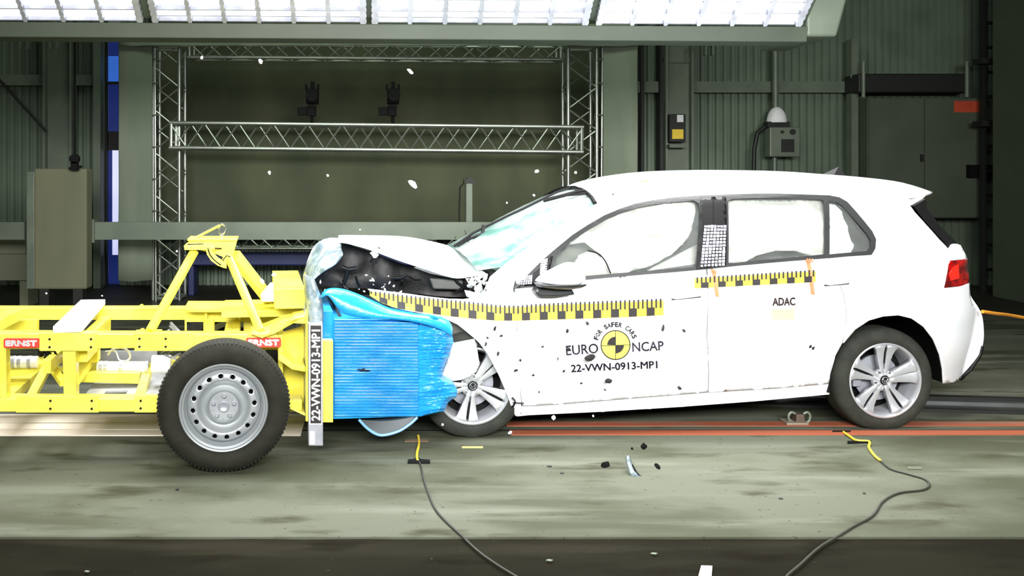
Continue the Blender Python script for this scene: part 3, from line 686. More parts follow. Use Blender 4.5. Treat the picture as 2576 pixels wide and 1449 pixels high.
# nose structure
tprism([(560, 842), (700, 842), (770, 822), (770, 1046), (735, 1026), (700, 1000), (700, 880), (560, 880)], .50, .56, 'side_plate', at=.5)
def shelf(pts, lat0, lat1, name='gusset_shelf'): return tprism(pts, lat0, lat1, name)
shelf([(630, 840), (690, 838), (742, 800), (768, 795), (768, 815), (715, 812), (660, 852)], .26, .50)
shelf([(700, 888), (740, 918), (768, 922), (768, 936), (735, 930), (700, 905)], .24, .52)
shelf([(712, 1020), (768, 1040), (768, 1047), (735, 1032)], .24, .52)
tprism(rect(700, 842, 712, 1010), .36, .50, 'nose_rib')
mb = MB(); s0 = TF(690, 727, .45); s1 = TF(767, 776, .45); mb.box((s0[0], .45, s1[2]), (s1[0], 1.45, s0[2])); mb.build('top_box', 'yellow', tr, bevel=.004)
mb = MB(); a = TF(560, 777, .9); b = TF(770, 786, .9); mb.box((a[0], .75, b[2]), (b[0], 1.3, a[2])); mb.build('top_deck', 'yellow', tr)
# front plate behind the blocks
s0 = TF(770, 0, .2)[0]; s1 = TF(812, 0, .2)[0]
zt0, zb0 = TF(790, 800, .22)[2], TF(790, 1062, .22)[2]
mb = MB(); mb.box((s0, .30, zb0), (s0+.05, 1.55, zt0)); mb.build('front_plate', 'silver', tr, bevel=.004)
tprism([(808, 856), (838, 856), (838, 1063), (808, 1063)], .24, .30, 'front_guard')
mb = MB(); mb.prism(TF.sz([(775, 812), (812, 810), (813, 1122), (776, 1122)], .17), .17, .24); post = mb.build('label_post', 'silver', tr, bevel=.005)
mb = MB(); mb.prism(TF.sz(rect(778, 815, 811, 1068), .168), .168, .17); mb.build('label_border', 'white', post)
mb = MB(); mb.prism(TF.sz(rect(781, 819, 808, 1065), .166), .166, .168); mb.build('label_plate', 'tape_k', post)
mb = MB(); text_on(mb, '22-VWN-0913-MP1', (805, 1058), (805, 830), 21, lambda u, v: TF(u, v, .1645), bold=.025, up=(-1, 0)); mb.build('lettering', 'white', post, thick=.0008)
mb = MB(); mb.prism(TF.sz(rect(779, 1086, 792, 1118), .166), .166, .17); mb.build('sticker', 'white', post)
mb = MB(); mb.prism(TF.sz(rect(769, 780, 775, 1060), .22), .22, .26); mb.build('post_bracket', 'yellow', tr)
for u0, u1, v0, v1 in ((9, 98, 852, 875), (619, 707, 850, 874)):
    t0 = .284 if u0 < 100 else .30
    s_ = MB(); pp = []
    for cx, cy, st in ((u1-4, v0+4, -90), (u1-4, v1-4, 0), (u0+4, v1-4, 90), (u0+4, v0+4, 180)):
        for k_ in range(4): an = math.radians(st+k_*30); pp.append((cx+4*math.cos(an), cy+4*math.sin(an)))
    s_.prism(TF.sz(pp, t0), t0, .31); st_ = s_.build('maker_sticker', 'red', tr)
    s_ = MB(); text_on(s_, 'ERNST', (u0+6, v1-5), (u1-6, v1-5), v1-v0-10, lambda u, v: TF(u, v, t0-.0015), bold=.04); s_.build('lettering', 'white', st_, thick=.0008)

# ---- trolley wheels
def steel_wheel(s_c, z_c, lat_out, flip=1):
    R_ = .343; wdt = .215
    def Y(y): return lat_out+flip*y
    mb = MB()
    prof = [(.2275, .030), (.24, .012), (.262, .001), (.295, .0), (.315, .012), (.332, .028), (.341, .042), (R_, .06), (R_, wdt-.06), (.341, wdt-.042), (.315, wdt-.012), (.262, wdt), (.2275, wdt-.03)]
    mb.lathe_y([(r, Y(y)) for r, y in prof], 72, (s_c, z_c))
    mb2 = MB()
    tw_ = mb
    ty = None
    # rim
    rim = MB(); rim.lathe_y([(r, Y(y)) for r, y in ((.2285, .030), (.231, .018), (.226, .013), (.220, .016), (.217, .030), (.207, .036), (.201, .052), (.196, .062), (.190, .075), (.186, .16), (.2285, wdt-.03))], 72, (s_c, z_c))
    w_ = rim.build('wheel', 'steel_wheel', tr, smooth=True)
    ty = tw_.build('tyre', 'tyre_t', w_, smooth=True)
    tb = MB()
    for k_ in range(96):
        an = 2*PI*k_/96; ca, sa = math.cos(an), math.sin(an)
        p = Vector((s_c+.333*ca, Y(.026), z_c+.333*sa)); q = Vector((s_c+.3445*ca, Y(.062), z_c+.3445*sa)); q2 = Vector((s_c+.3445*ca, Y(.10), z_c+.3445*sa))
        tb.beam(p, q, .008, .005, (-sa, 0, ca)); tb.beam(q, q2, .008, .004, (-sa, 0, ca))
    tb.build('tread_blocks', mat('tread_groove', (34, 34, 28), .8) if 'tg' not in M else M['tg'], w_)
    # disc with sixteen round holes
    def dp(r):
        return lerp_tab([(0, .058), (.075, .054), (.088, .070), (.105, .084), (.118, .078), (.129, .060), (.140, .047), (.160, .046), (.175, .052), (.186, .068), (.197, .075)], r)
    n = 16; N = 96
    outer = [(.192*math.cos(2*PI*k_/N), .192*math.sin(2*PI*k_/N)) for k_ in range(N)]
    hl = []
    for k_ in range(n):
        an = 2*PI*(k_+.25)/n; c_ = (.161*math.cos(an), .161*math.sin(an))
        hl.append([(c_[0]+.0125*math.cos(j*PI/6)*abs(math.cos(an))+.0125*math.cos(j*PI/6)*(1-abs(math.cos(an))), c_[1]+.0125*math.sin(j*PI/6)) for j in range(12)])
    pts = []; es = []
    for lp in [outer]+hl:
        b = len(pts); pts += lp; es += [(b+i_, b+(i_+1) % len(lp)) for i_ in range(len(lp))]
    for r_ in (.0, .012, .022, .03, .032, .045, .06, .073, .078, .084, .09, .097, .105, .113, .121, .129, .137, .143, .149, .161, .173, .178, .184, .188):
        for k_ in range(N if r_ > 0 else 1):
            p = (r_*math.cos(2*PI*(k_+.5)/N), r_*math.sin(2*PI*(k_+.5)/N))
            if not any((p[0]-sum(q[0] for q in h)/12)**2+(p[1]-sum(q[1] for q in h)/12)**2 < .0155**2 for h in hl): pts.append(p)
    rr = delaunay_2d_cdt([Vector(p) for p in pts], es, [], 0, 1e-5)
    V = [(p[0], p[1]) for p in rr[0]]; T_ = [tuple(f) for f in rr[2] if not any(inside((sum(rr[0][i_][0] for i_ in f)/len(f), sum(rr[0][i_][1] for i_ in f)/len(f)), h) for h in hl)]
    d_ = MB(); d_.add([(s_c+x, Y(dp(math.hypot(x, y))), z_c+y) for x, y in V], T_); d_.build('wheel_disc', 'steel_wheel', w_, smooth=True, thick=.003)
    bk = MB(); bk.disc((s_c, z_c), .19, Y(.10), Y(.11), 40); bk.build('brake_drum', 'black', w_)
    hb = MB(); hb.lathe_y([(.001, Y(.049)), (.018, Y(.048)), (.0245, Y(.044)), (.028, Y(.046)), (.030, Y(.056))], 28, (s_c, z_c)); hb.build('hub_cap', 'silver', w_, smooth=True)
    ring = MB(); ring.lathe_y([(.079, Y(.052)), (.083, Y(.046)), (.086, Y(.054))], 48, (s_c, z_c)); ring.build('hub_ring', 'steel_wheel', w_, smooth=True)
    b_ = MB()
    for k_ in range(5):
        an = math.radians(88+72*k_); c_ = (s_c+.056*math.cos(an), z_c+.056*math.sin(an))
        b_.lathe_y([(.001, Y(.034)), (.007, Y(.034)), (.0095, Y(.038)), (.0095, Y(.05)), (.013, Y(.05))], 12, c_)
    for k_ in range(5):
        an = math.radians(88+36+72*k_); c_ = (s_c+.062*math.cos(an), z_c+.062*math.sin(an)); b_.disc(c_, .004, Y(.048), Y(.05), 8)
    b_.build('wheel_bolts', 'silver', w_, smooth=True)
    return w_
M['tg'] = mat('tread_groove', (14, 14, 11), .8)
zc_ = TF(562, 1038, .03)[2]; zc_ = .3425
steel_wheel(0.0, zc_, 0.0); steel_wheel(0.0, zc_, 1.70, -1)
mb = MB(); mb.tube([(0, .2, zc_), (0, 1.5, zc_)], .03); mb.build('axle', 'dark', tr)
mb = MB(); mb.prism([(-.06, .30), (.06, .30), (.10, .62), (-.10, .62)], .26, .31); mb.build('axle_bracket', 'yellow', tr)

# ---- blue deformable block
bar = None
L0 = .33
s_a, _, zt_ = TF(838, 803, L0); s_b, _, zb_ = TF(1052, 1048, L0)
s_p = TF(812, 0, L0)[0]
mb = MB(); rows = []; n = 34
def corrug(mb, u0, u1, v0, v1, lat, n, amp, wob=0.0, inner=None):
    rows = []; N = n*6
    for j in range(N+1):
        v = v0+(v1-v0)*j/N; ph = (j % 6)/6; h = amp*math.sin(max(0, ph-.2)/.8*PI)**.7 if ph > .2 else 0
        r = []
        for i in range(9):
            u = u0+(u1-u0)*i/8; la = lat-h+wob*noise.noise(Vector((u*.02, v*.03, 1.3)))
            r.append(TF(u, v, la))
        rows.append(r)
    mb.grid(rows)
corrug(mb, 842, 1052, 800, 1049, L0, 32, .019, .006)
rows_b = MB(); rows_b.box((s_a, L0+.002, zb_), (s_b, 1.33, zt_+.003))
bar = rows_b.build('barrier_core', 'blue', tr, bevel=.004)
mb.build('ribbed_side', 'blue', bar, smooth=False)
mb = MB(); mb.box((s_p, L0-.0, TF(0, 1060, L0)[2]), (s_a, 1.33, TF(0, 797, L0)[2]-0)); mb.build('rear_block', 'blue', bar, bevel=.004)
mb = MB()
random.seed(3)
# crushed nose of the block: folded sheets bulging over the car's fender
right = [(796, 1108), (815, 1126), (835, 1137), (862, 1141), (890, 1131), (915, 1121), (938, 1113), (950, 1112), (962, 1138), (978, 1150), (998, 1149), (1012, 1128), (1036, 1118), (1048, 1060)]
rows = []
N = 190
for j in range(N+1):
    v = 796+(1048-796)*j/N; ue = lerp_tab(right, v); r = []
    fold = 5.5+4.0*noise.noise(Vector((v*.02, 0, 0)))
    for i in range(21):
        a_ = i/20; u = 1048+(ue-1048)*a_
        vv = v+3*noise.noise(Vector((a_*2, v*.02, 4)))*min(1, a_*3)
        tilt = (a_*12 if v > 950 else a_*3)
        cre = noise.noise(Vector((a_*1.2, (vv+tilt)*.16, 7.7)))*.02+noise.noise(Vector((a_*3.0, (vv+tilt)*.40, 2.1)))*.008
        lat = L0+.02-.045*math.sin(min(1, a_*1.15)*PI*.5)*(1-.0*a_)+cre*min(1, .3+a_)+(.06*max(0, a_-.82)/.18)
        r.append(TF(u, vv, lat))
    p = r[-1]; r.append((p[0]+.012, p[1]+.10, p[2])); rows.append(r)
mb.grid(rows); mb.build('crushed_nose', 'blue', bar, smooth=True)
# top sheet curling up
def ribbon(top, bot, latf, m, name, parent, fr, thick=.004, n=26, k=6):
    T1 = smooth_line([(u, v, 0) for u, v in top], 6); B1 = smooth_line([(u, v, 0) for u, v in bot], 6)
    def samp(L_, a): x = a*(len(L_)-1); i = min(int(x), len(L_)-2); return L_[i]+(L_[i+1]-L_[i])*(x-i)
    mb = MB(); rows = []
    for j in range(n+1):
        a = j/n; p = samp(T1, a); q = samp(B1, a)
        rows.append([fr(*( (p+(q-p)*(i/k))[:2] ), latf(a, i/k)) for i in range(k+1)])
    mb.grid(rows); return mb.build(name, m, parent, smooth=True, thick=thick)
ribbon([(806, 748), (815, 731), (835, 724), (865, 727), (900, 739), (940, 757), (985, 776), (1040, 787), (1090, 793), (1128, 806), (1140, 830)],
       [(808, 750), (822, 744), (834, 754), (848, 774), (868, 790), (905, 799), (950, 802), (1000, 805), (1050, 812), (1100, 826), (1136, 846)],
       lambda a, b: .30-.035*math.sin(a*PI)-.02*math.sin(b*PI)+(.05*(1-b)), 'blue', 'curled_top_sheet', bar, TF, n=40)
mb = MB(); mb.prism(TF.sz([(838, 757), (850, 778), (872, 793), (905, 801), (905, 806), (838, 806)], .8), .40, 1.25); mb.build('rear_foam', mat('grey_foam', (74, 72, 62), .8), bar)
ribbon([(905, 1056), (940, 1055), (975, 1053), (1010, 1050), (1050, 1046)], [(905, 1058), (928, 1082), (958, 1096), (1000, 1086), (1050, 1050)],
       lambda a, b: L0+.01-.04*math.sin(a*PI)*b, 'blue_pale', 'hanging_sheet', bar, TF)
mb = MB(); mb.tube(smooth_line([TF(u, v, L0-.03) for u, v in ((903, 1056), (928, 1081), (958, 1095), (1000, 1086), (1030, 1068), (1050, 1050))]), .008, 8); mb.build('sheet_edge', mat('pale_blue_edge', (110, 160, 205), .4), bar, smooth=True)
mb = MB()
for k_ in range(7): a = Vector(TF(898+k_*4, 931+random.uniform(-2, 2), L0-.02)); mb.beam(a, a+Vector((.02, 0, random.uniform(-.006, .006))), .008, .004)
mb.build('tear', 'dark', bar)
# bright crumpled metal sheet above the post
ribbon([(762, 690), (766, 740), (770, 780), (774, 815)], [(790, 700), (800, 725), (812, 765), (814, 812)],
       lambda a, b: .24-.05*math.sin(b*PI)+.03*noise.noise(Vector((a*5, b*3, 1))), 'foil', 'crumpled_sheet', tr, TF)
# torn white bits behind the top box
mb = MB()
mb.prism(TF.sz([(655, 742), (681, 712), (698, 714), (705, 728), (690, 745), (700, 757), (660, 757)], .9), .85, .95)
mb.build('torn_white_panel', 'crushed', tr, bevel=.006)

# ================================================================== WHITE CAR
CF = Frame((1190-PX)/F*5.60, 5.60, math.radians(4))
car = thing('car', 'white five-door hatchback with crushed front and inflated side airbags', 'car', tuple(CF.o), CF.yaw)
CW = 1.79
b0 = CF(1300, 722, .04); b1 = CF(2195, 640, .04)
def belt(s): return b0[2]+(b1[2]-b0[2])*(s-b0[0])/(b1[0]-b0[0])
S_END = CF(2477, 850, .1)[0]
HT = [(-.95, .12), (-.80, .075), (-.72, .045), (-.62, .018), (-.45, .0), (-.22, .0), (-.10, .012), (-.03, .03), (.02, .045), (.12, .085), (.30, .165), (.42, .225), (.50, .30), (.60, .42)]
def smoothtab(tab, x): return (lerp_tab(tab, x-.03)+lerp_tab(tab, x)+lerp_tab(tab, x+.03))/3
def LC(s, z):
    l = smoothtab(HT, z-belt(s))
    e = s-(S_END-.55)
    if e > 0: l += .20*(e/.55)**2.2
    if s < .25: l += .03*(.25-s)+.012*noise.noise(Vector((s*7, z*9, 0)))*min(1, (.25-s)*4)
    return l
def cpanel(pts, name, m='car', holes=(), step=.024, off=0.0, thick=.012, parent=None, mirror=True, latf=None, smooth=True):
    f = latf or (lambda s, z: LC(s, z)+off)
    mb = panel(CF, pts, f, holes, step)
    outs = [mb]
    if mirror:
        m2 = MB(); m2.v = [(x, CW-y, z) for x, y, z in mb.v]; m2.f = [t[::-1] for t in mb.f]; m2.mi = list(mb.mi); outs.append(m2)
    for b in outs[::-1]:
        o = b.build(name, m, parent or car, smooth=smooth)
        if thick:
            md = o.modifiers.new('solid', 'SOLIDIFY'); md.thickness = thick; md.offset = 0
    return o
ARCH = [(2085, 990), (2090, 940), (2101, 900), (2121, 863), (2150, 829), (2185, 806), (2220, 796), (2258, 793), (2292, 801), (2322, 822), (2346, 853), (2361, 890), (2369, 930), (2371, 963)]
WINO = [(1292, 725), (1330, 690), (1365, 655), (1400, 625), (1440, 592), (1480, 566), (1520, 543), (1560, 526), (1600, 513), (1640, 505), (1700, 497), (1760, 493), (1830, 490), (1900, 488), (1960, 488), (2020, 490), (2075, 492), (2110, 497), (2130, 508), (2150, 530), (2172, 556), (2193, 582), (2203, 602), (2201, 625), (2192, 641), (2130, 645), (2060, 651), (1960, 659), (1850, 669), (1760, 679), (1700, 684), (1600, 692), (1480, 703), (1400, 713), (1340, 722)]
# front door / rear door / quarter / fender / upper frame
FEND = [(925, 727), (960, 731), (1000, 736), (1045, 742), (1090, 748), (1130, 752), (1165, 753), (1195, 748), (1215, 733), (1226, 712), (1232, 697), (1292, 660), (1300, 690), (1290, 727), (1293, 740), (1298, 800), (1302, 900), (1308, 980), (1312, 1040),
        (1296, 1046), (1288, 1030), (1281, 1008), (1268, 975), (1255, 945), (1240, 915), (1222, 885), (1205, 862), (1192, 850), (1168, 830), (1150, 816), (1120, 802), (1080, 792), (1030, 783), (985, 772), (950, 752)]
cpanel(FEND, 'fender', 'car', step=.022, mirror=False)
fm = MB(); fm.grid([[(-.45, CW-.02, .75), (-.1, CW-.01, .85), (.3, CW, .98)], [(-.45, CW-.05, .5), (-.1, CW-.01, .6), (.25, CW, .6)], [(-.4, CW-.08, .3), (.1, CW-.01, .35), (.3, CW-.02, .3)]]); fm.build('fender', 'crushed', car, thick=.01)
FD = [(1295, 727), (1340, 723), (1400, 714), (1480, 704), (1600, 693), (1700, 685), (1776, 678), (1777, 750), (1777, 850), (1779, 986), (1700, 992), (1600, 1000), (1500, 1008), (1430, 1014), (1340, 1020), (1314, 1020), (1309, 980), (1303, 900), (1299, 800)]
cpanel(FD, 'front_door')
RD = [(1779, 678), (1850, 670), (1960, 660), (2060, 652), (2085, 650), (2100, 690), (2120, 740), (2128, 790), (2118, 862), (2100, 895), (2088, 938), (2084, 964), (1960, 975), (1782, 986), (1779, 850)]
cpanel(RD, 'rear_door')
QP = [(2087, 650), (2130, 646), (2192, 642), (2202, 626), (2204, 602), (2194, 581), (2173, 555), (2151, 529), (2131, 507), (2111, 496), (2090, 492), (2092, 478), (2180, 489), (2260, 500), (2300, 504), (2288, 518), (2300, 535), (2330, 568), (2360, 602), (2385, 628), (2387, 652), (2376, 724), (2400, 722), (2438, 712), (2441, 742), (2446, 764), (2462, 775), (2473, 800), (2477, 850), (2470, 888), (2445, 928), (2416, 954), (2400, 962), (2371, 964)]+ARCH[::-1][1:-1]+[(2086, 962), (2090, 938), (2102, 896), (2120, 862), (2130, 790), (2122, 740), (2102, 690)]
# avoid doubling along the arch front: quarter panel starts at the arch crown
QP = [p for p in QP if p not in ((2086, 962), (2090, 938), (2102, 896), (2090, 940), (2101, 900))]
cpanel(QP, 'quarter_panel')
UF = [(1232, 697), (1262, 672), (1300, 643), (1340, 613), (1380, 583), (1420, 556), (1460, 533), (1500, 514), (1560, 500), (1640, 486), (1760, 477), (1900, 473), (2000, 474), (2092, 478), (2090, 492), (2075, 491), (2020, 489), (1960, 487), (1900, 487), (1830, 489), (1760, 492), (1700, 496), (1640, 504), (1600, 512), (1560, 525), (1520, 542), (1480, 565), (1440, 591), (1400, 624), (1365, 654), (1330, 689), (1300, 716), (1292, 690), (1292, 660)]
cpanel(UF, 'side_frame', step=.022)
for j_ in ([(1768, 692), (1790, 692), (1790, 984), (1770, 984)], [(1290, 735), (1309, 735), (1320, 1015), (1300, 1015)], [(1320, 1010), (1430, 1004), (1780, 976), (2080, 955), (2082, 976), (1780, 998), (1430, 1024), (1320, 1030)]):
    cpanel(j_, 'door_jamb', 'car', off=.018, thick=.006)
SILL = [(1300, 1022), (1340, 1022), (1430, 1016), (1600, 1002), (1780, 988), (1960, 977), (2084, 966), (2085, 991), (1900, 1008), (1700, 1023), (1500, 1035), (1330, 1043), (1300, 1046)]
cpanel(SILL, 'sill', step=.02, off=.004, smooth=False)
mb = MB(); a = CF(1300, 1040, .1); b = CF(2085, 992, .1); mb.hexa([(a[0], .14, a[2]-.01), (b[0], .14, b[2]-.01), (b[0], CW-.14, b[2]-.01), (a[0], CW-.14, a[2]-.01), (a[0], .14, a[2]+.06), (b[0], .14, b[2]+.06), (b[0], CW-.14, b[2]+.06), (a[0], CW-.14, a[2]+.06)]); mb.build('underbody', 'black', car)
# window trim ring and pillars
cx = sum(p[0] for p in WINO)/len(WINO); 
def shrink(poly, d):
    out = []; n = len(poly)
    for i in range(n):
        a, b, c = Vector(poly[i-1]), Vector(poly[i]), Vector(poly[(i+1) % n])
        t = ((b-a).normalized()+(c-b).normalized()).normalized(); out.append((b.x-t.y*d, b.y+t.x*d))
    return out
WI = shrink(WINO, 9)
if not inside(WI[10], WINO): WI = shrink(WINO, -9)
# daylight openings: front window, rear window, quarter window
WIN_F = [(1398, 700), (1388, 672), (1400, 640), (1440, 604), (1482, 577), (1522, 554), (1562, 537), (1602, 524), (1642, 516), (1700, 509), (1745, 505), (1757, 512), (1760, 530), (1757, 600), (1748, 672), (1700, 676), (1600, 684), (1480, 694)]
WIN_R = [(1831, 506), (1840, 501), (1900, 499), (1960, 499), (2020, 500), (2068, 503), (2072, 508), (2073, 640), (1960, 651), (1880, 658), (1832, 664)]
WIN_Q = [(2085, 505), (2104, 508), (2120, 518), (2141, 542), (2162, 568), (2181, 590), (2190, 605), (2188, 622), (2181, 632), (2130, 636), (2086, 640)]
cpanel(shrink(WINO, 0), 'window_trim', 'trim', holes=[WIN_F, WIN_R, WIN_Q], step=.016, off=-.009, thick=.008, smooth=False)
cpanel([(1762, 497), (1826, 494), (1826, 668), (1752, 677)], 'pillar_cover', 'dark', off=-.016, thick=.004, step=.02)
mb = panel(CF, [(1792, 496), (1795, 496), (1795, 670), (1792, 670)], lambda s, z: LC(s, z)-.0195, step=.02); mb.build('door_gap_seal', 'black', car, thick=.002)
cpanel([(1298, 724), (1332, 694), (1366, 660), (1392, 640), (1384, 676), (1388, 704), (1340, 718)], 'corner_cover', 'dark', off=-.017, thick=.004, step=.02)
mb = panel(CF, [(2074, 498), (2084, 500), (2085, 643), (2075, 644)], lambda s, z: LC(s, z)-.01, step=.03, mirror=CW); mb.build('window_divider', 'trim', car, thick=.008)
cpanel(WIN_F, 'side_glass', 'glass', off=.006, thick=.003, step=.03); cpanel(WIN_R, 'side_glass', 'glass', off=.006, thick=.003, step=.03); cpanel(WIN_Q, 'side_glass', 'glass', off=.006, thick=.003, step=.03)
# roof
def ctr(u, v, lat=CW/2): return CF(u, v, lat)
roof_n = [(1500, 514), (1560, 500), (1640, 486), (1760, 477), (1900, 473), (2000, 474), (2092, 478), (2180, 489), (2260, 500), (2322, 490)]
roof_c = [(1440, 474), (1490, 452), (1600, 434), (1720, 428), (1850, 428), (1960, 431), (2060, 438), (2150, 445), (2240, 457), (2316, 480)]
def rp_near(u, v):
    lat = .2
    for _ in range(4): q = CF(u, v, lat); lat = LC(q[0], q[2])
    return Vector((q[0], lat, q[2]))
rows = []
for (a, b), (c, d) in zip(roof_n, roof_c):
    P1 = rp_near(a, b); P2 = Vector(ctr(c, d)); r = []
    if (a, b) == (2322, 490): P1 = Vector(CF(2322, 490, .33))
    for i in range(17):
        t = i/16; y = P1.y+(CW-2*P1.y)*t; k_ = 1-abs(2*t-1)
        f = 1-(1-k_)**2.6
        r.append((P1.x+(P2.x-P1.x)*(1-(1-k_)**1.8), y, P1.z+(P2.z-P1.z)*f))
    rows.append(r)
dense = []
for j in range(17):
    col = smooth_line([rows[i][j] for i in range(len(rows))], 4); dense.append(col)
mb = MB(); mb.grid(dense); mb.build('roof', 'car', car, smooth=True, thick=.015)
# spoiler side + hatch
def loft_rear(nearpts, name, m, bulge, y0=None, thick=.015):
    rows = []
    if len(nearpts) > 5: nearpts = [tuple(p) for p in smooth_line(nearpts, 4)]
    for u, v, lat in nearpts:
        s, _, z = CF(u, v, lat); r = []
        for i in range(13):
            t = i/12; y = lat+(CW-2*lat)*t; r.append((s+bulge*(1-(2*t-1)**2), y, z))
        rows.append(r)
    mb = MB(); mb.grid(rows); return mb.build(name, m, car, smooth=True, thick=thick)
loft_rear([(2322, 486, .33), (2325, 497, .33), (2290, 517, .30)], 'spoiler', 'car', .04)
mb = MB(); mb.prism(CF.sz([(2092, 478), (2180, 489), (2260, 499), (2322, 484), (2326, 492), (2318, 500), (2290, 517), (2260, 512)], .30), .285, .32); mb.build('spoiler_side', 'car', car, bevel=.004)
loft_rear([(2291, 518, .27), (2320, 548, .25), (2352, 586, .23), (2388, 622, .21)], 'rear_window', 'dark', .06, thick=.01)
mb = panel(CF, [(2291, 518), (2322, 500), (2324, 524), (2360, 570), (2402, 612), (2388, 627), (2352, 592), (2318, 555)], lambda s, z: .25, step=.06); mb.build('rear_side_glass', 'dark', car, thick=.03)
loft_rear([(2385, 626, .20), (2412, 616, .20), (2432, 652, .20), (2438, 712, .22), (2441, 742, .22), (2462, 775, .22), (2472, 800, .25), (2475, 850, .25), (2466, 886, .25), (2440, 922, .25), (2408, 952, .25), (2374, 958, .2)], 'rear_bumper', 'car', .10)
loft_rear([(2476, 872, .24), (2470, 895, .24), (2446, 932, .24), (2418, 958, .24)], 'lower_bumper', 'dark', .10)
cpanel([(2386, 628), (2396, 614), (2413, 617), (2432, 652), (2386, 656)], 'tail_corner', 'car', step=.03, thick=.02)
tl = cpanel([(2387, 655), (2433, 651), (2437, 712), (2400, 721), (2374, 724)], 'tail_light', 'red_lamp', off=-.004, thick=.012, step=.03)
mb = panel(CF, [(2398, 672), (2412, 664), (2414, 700), (2392, 706), (2388, 690)], lambda s, z: LC(s, z)-.013, step=.02); mb.build('lit_segment', mat('bright_red_lens', (235, 40, 26), .15, coat=.8), tl, thick=.002)
mb = panel(CF, [(2380, 708), (2400, 712), (2436, 704), (2437, 712), (2400, 720), (2376, 723)], lambda s, z: LC(s, z)-.014, step=.02); mb.build('lower_segment', 'red_lamp', tl, thick=.002)
cpanel([(2476, 872), (2480, 880), (2470, 905), (2445, 938), (2422, 957), (2416, 954), (2445, 926), (2468, 890)], 'rear_diffuser', 'dark', off=-.006, thick=.02, step=.03)
# wheel arch liner
mb = MB(); hc = CF(2228, 930, .1); rows = []
for j in range(2):
    y = (.05, .45)[j]; rows.append([(CF(u, v, .05)[0], y, CF(u, v, .05)[2]+.004) for u, v in ARCH])
mb.grid(rows); pts_ = [(CF(u, v, .05)[0], CF(u, v, .05)[2]) for u, v in ARCH]; mb.add([(x, .45, z) for x, z in pts_], [tuple(range(len(pts_)))]); 
mb.build('wheel_arch_liner', 'black', car, thick=.006)
# shark fin antenna
mb = MB(); a = CF(2066, 440, CW/2); b = CF(2124, 443, CW/2); c = CF(2110, 419, CW/2)
mb.add([(a[0], a[1], a[2]), (b[0], b[1]-.035, b[2]-.01), (b[0], b[1]+.035, b[2]-.01), (c[0], c[1], c[2]), (b[0]+.002, b[1], b[2]+.01), (a[0]+.07, a[1]-.03, a[2]-.01), (a[0]+.07, a[1]+.03, a[2]-.01)],
       [(0, 5, 3), (5, 1, 3), (0, 3, 6), (6, 3, 2), (1, 4, 3), (4, 2, 3), (0, 6, 5), (5, 6, 2, 1)]); mb.build('roof_antenna', 'dark', car)
# roof target
mb = MB(); rr = []
for j, (v0_, ) in enumerate([(447,), (455,)]):
    rr.append([tuple(Vector(CF(u, v0_, .42+.06*(1-j)))+Vector((0, 0, .006))) for u in (1590, 1605, 1620, 1635)])
mb.grid(rr); mb.build('roof_marker', 'pale_y', car, thick=.003)
# windscreen
ws_n = [(1200, 680), (1262, 668), (1300, 641), (1340, 611), (1380, 581), (1420, 554), (1460, 531), (1500, 513)]
ws_c = [(1143, 622), (1190, 594), (1232, 572), (1275, 549), (1318, 529), (1358, 509), (1400, 490), (1440, 474)]
rows = []
for (a, b), (c, d) in zip(ws_n, ws_c):
    P1 = rp_near(a, b); P2 = Vector(ctr(c, d)); r = []
    for i in range(15):
        t = i/14; y = P1.y+(CW-2*P1.y)*t; k_ = 1-abs(2*t-1); f = 1-(1-k_)**2
        nz = .012*noise.noise(Vector((P1.x*6, y*6, t*3)))
        r.append((P1.x+(P2.x-P1.x)*f, y, P1.z+(P2.z-P1.z)*f+nz))
    rows.append(r)
mb = MB(); mb.grid(rows); wsc = mb.build('windscreen', 'screen', car, smooth=True, thick=.006)
mb = MB(); mb.tube([Vector(r[7])+Vector((-.005, 0, .012)) for r in rows], .008, 8)
mb.tube([Vector(p)+Vector((-.006, 0, .008)) for p in rows[-1]], .012, 8); mb.build('screen_seal', 'dark', wsc)
mb = MB(); mb.tube([tuple(Vector(rows[5][5])+Vector((-.02, 0, .02))), tuple(Vector(rows[7][3])+Vector((-.02, 0, .02)))], .012, 8); mb.tube([tuple(Vector(rows[6][4])+Vector((-.02, 0, .02))), tuple(Vector(rows[7][2])+Vector((-.02, 0, .015)))], .008, 8); mb.build('screen_fold', 'dark', wsc)
# cabin interior
mb = MB()
a = CF(1420, 700, .5); b = CF(2180, 640, .5)
mb.box((a[0], .30, .45), (b[0], CW-.30, .50)); mb.build('cabin_floor', 'seat', car)
for u0 in (1690, 2010):
    s0 = CF(u0, 600, .5)[0]; mb = MB(); mb.prism([(s0-.45, .55), (s0+.05, .52), (s0+.22, 1.28), (s0+.10, 1.30), (s0-.05, .75), (s0-.45, .72)], .34, .84); mb.prism([(s0-.45, .55), (s0+.05, .52), (s0+.22, 1.28), (s0+.10, 1.30), (s0-.05, .75), (s0-.45, .72)], .98, 1.46); mb.build('seat', 'seat', car, bevel=.04)
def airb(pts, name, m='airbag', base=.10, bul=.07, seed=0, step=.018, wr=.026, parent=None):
    f0 = lambda s, z: LC(s, z)+base
    cxx = sum(p[0] for p in pts)/len(pts); c0 = CF(cxx, sum(p[1] for p in pts)/len(pts), .2)
    q = [CF(u, v, .2) for u, v in pts]
    ax = max(abs(p[0]-c0[0]) for p in q); az = max(abs(p[2]-c0[2]) for p in q)
    def f(s, z):
        k_ = max(0, 1-((s-c0[0])/ax)**4)*max(0, 1-((z-c0[2])/az)**4)
        return f0(s, z)-bul*k_**.6+wr*noise.noise(Vector((s*6+seed, z*11, 2)))+wr*.6*noise.noise(Vector((s*14+seed, z*25+s*9, 5)))
    mb = panel(CF, pts, f, step=step); return mb.build(name, m, parent or car, smooth=True, thick=.012)
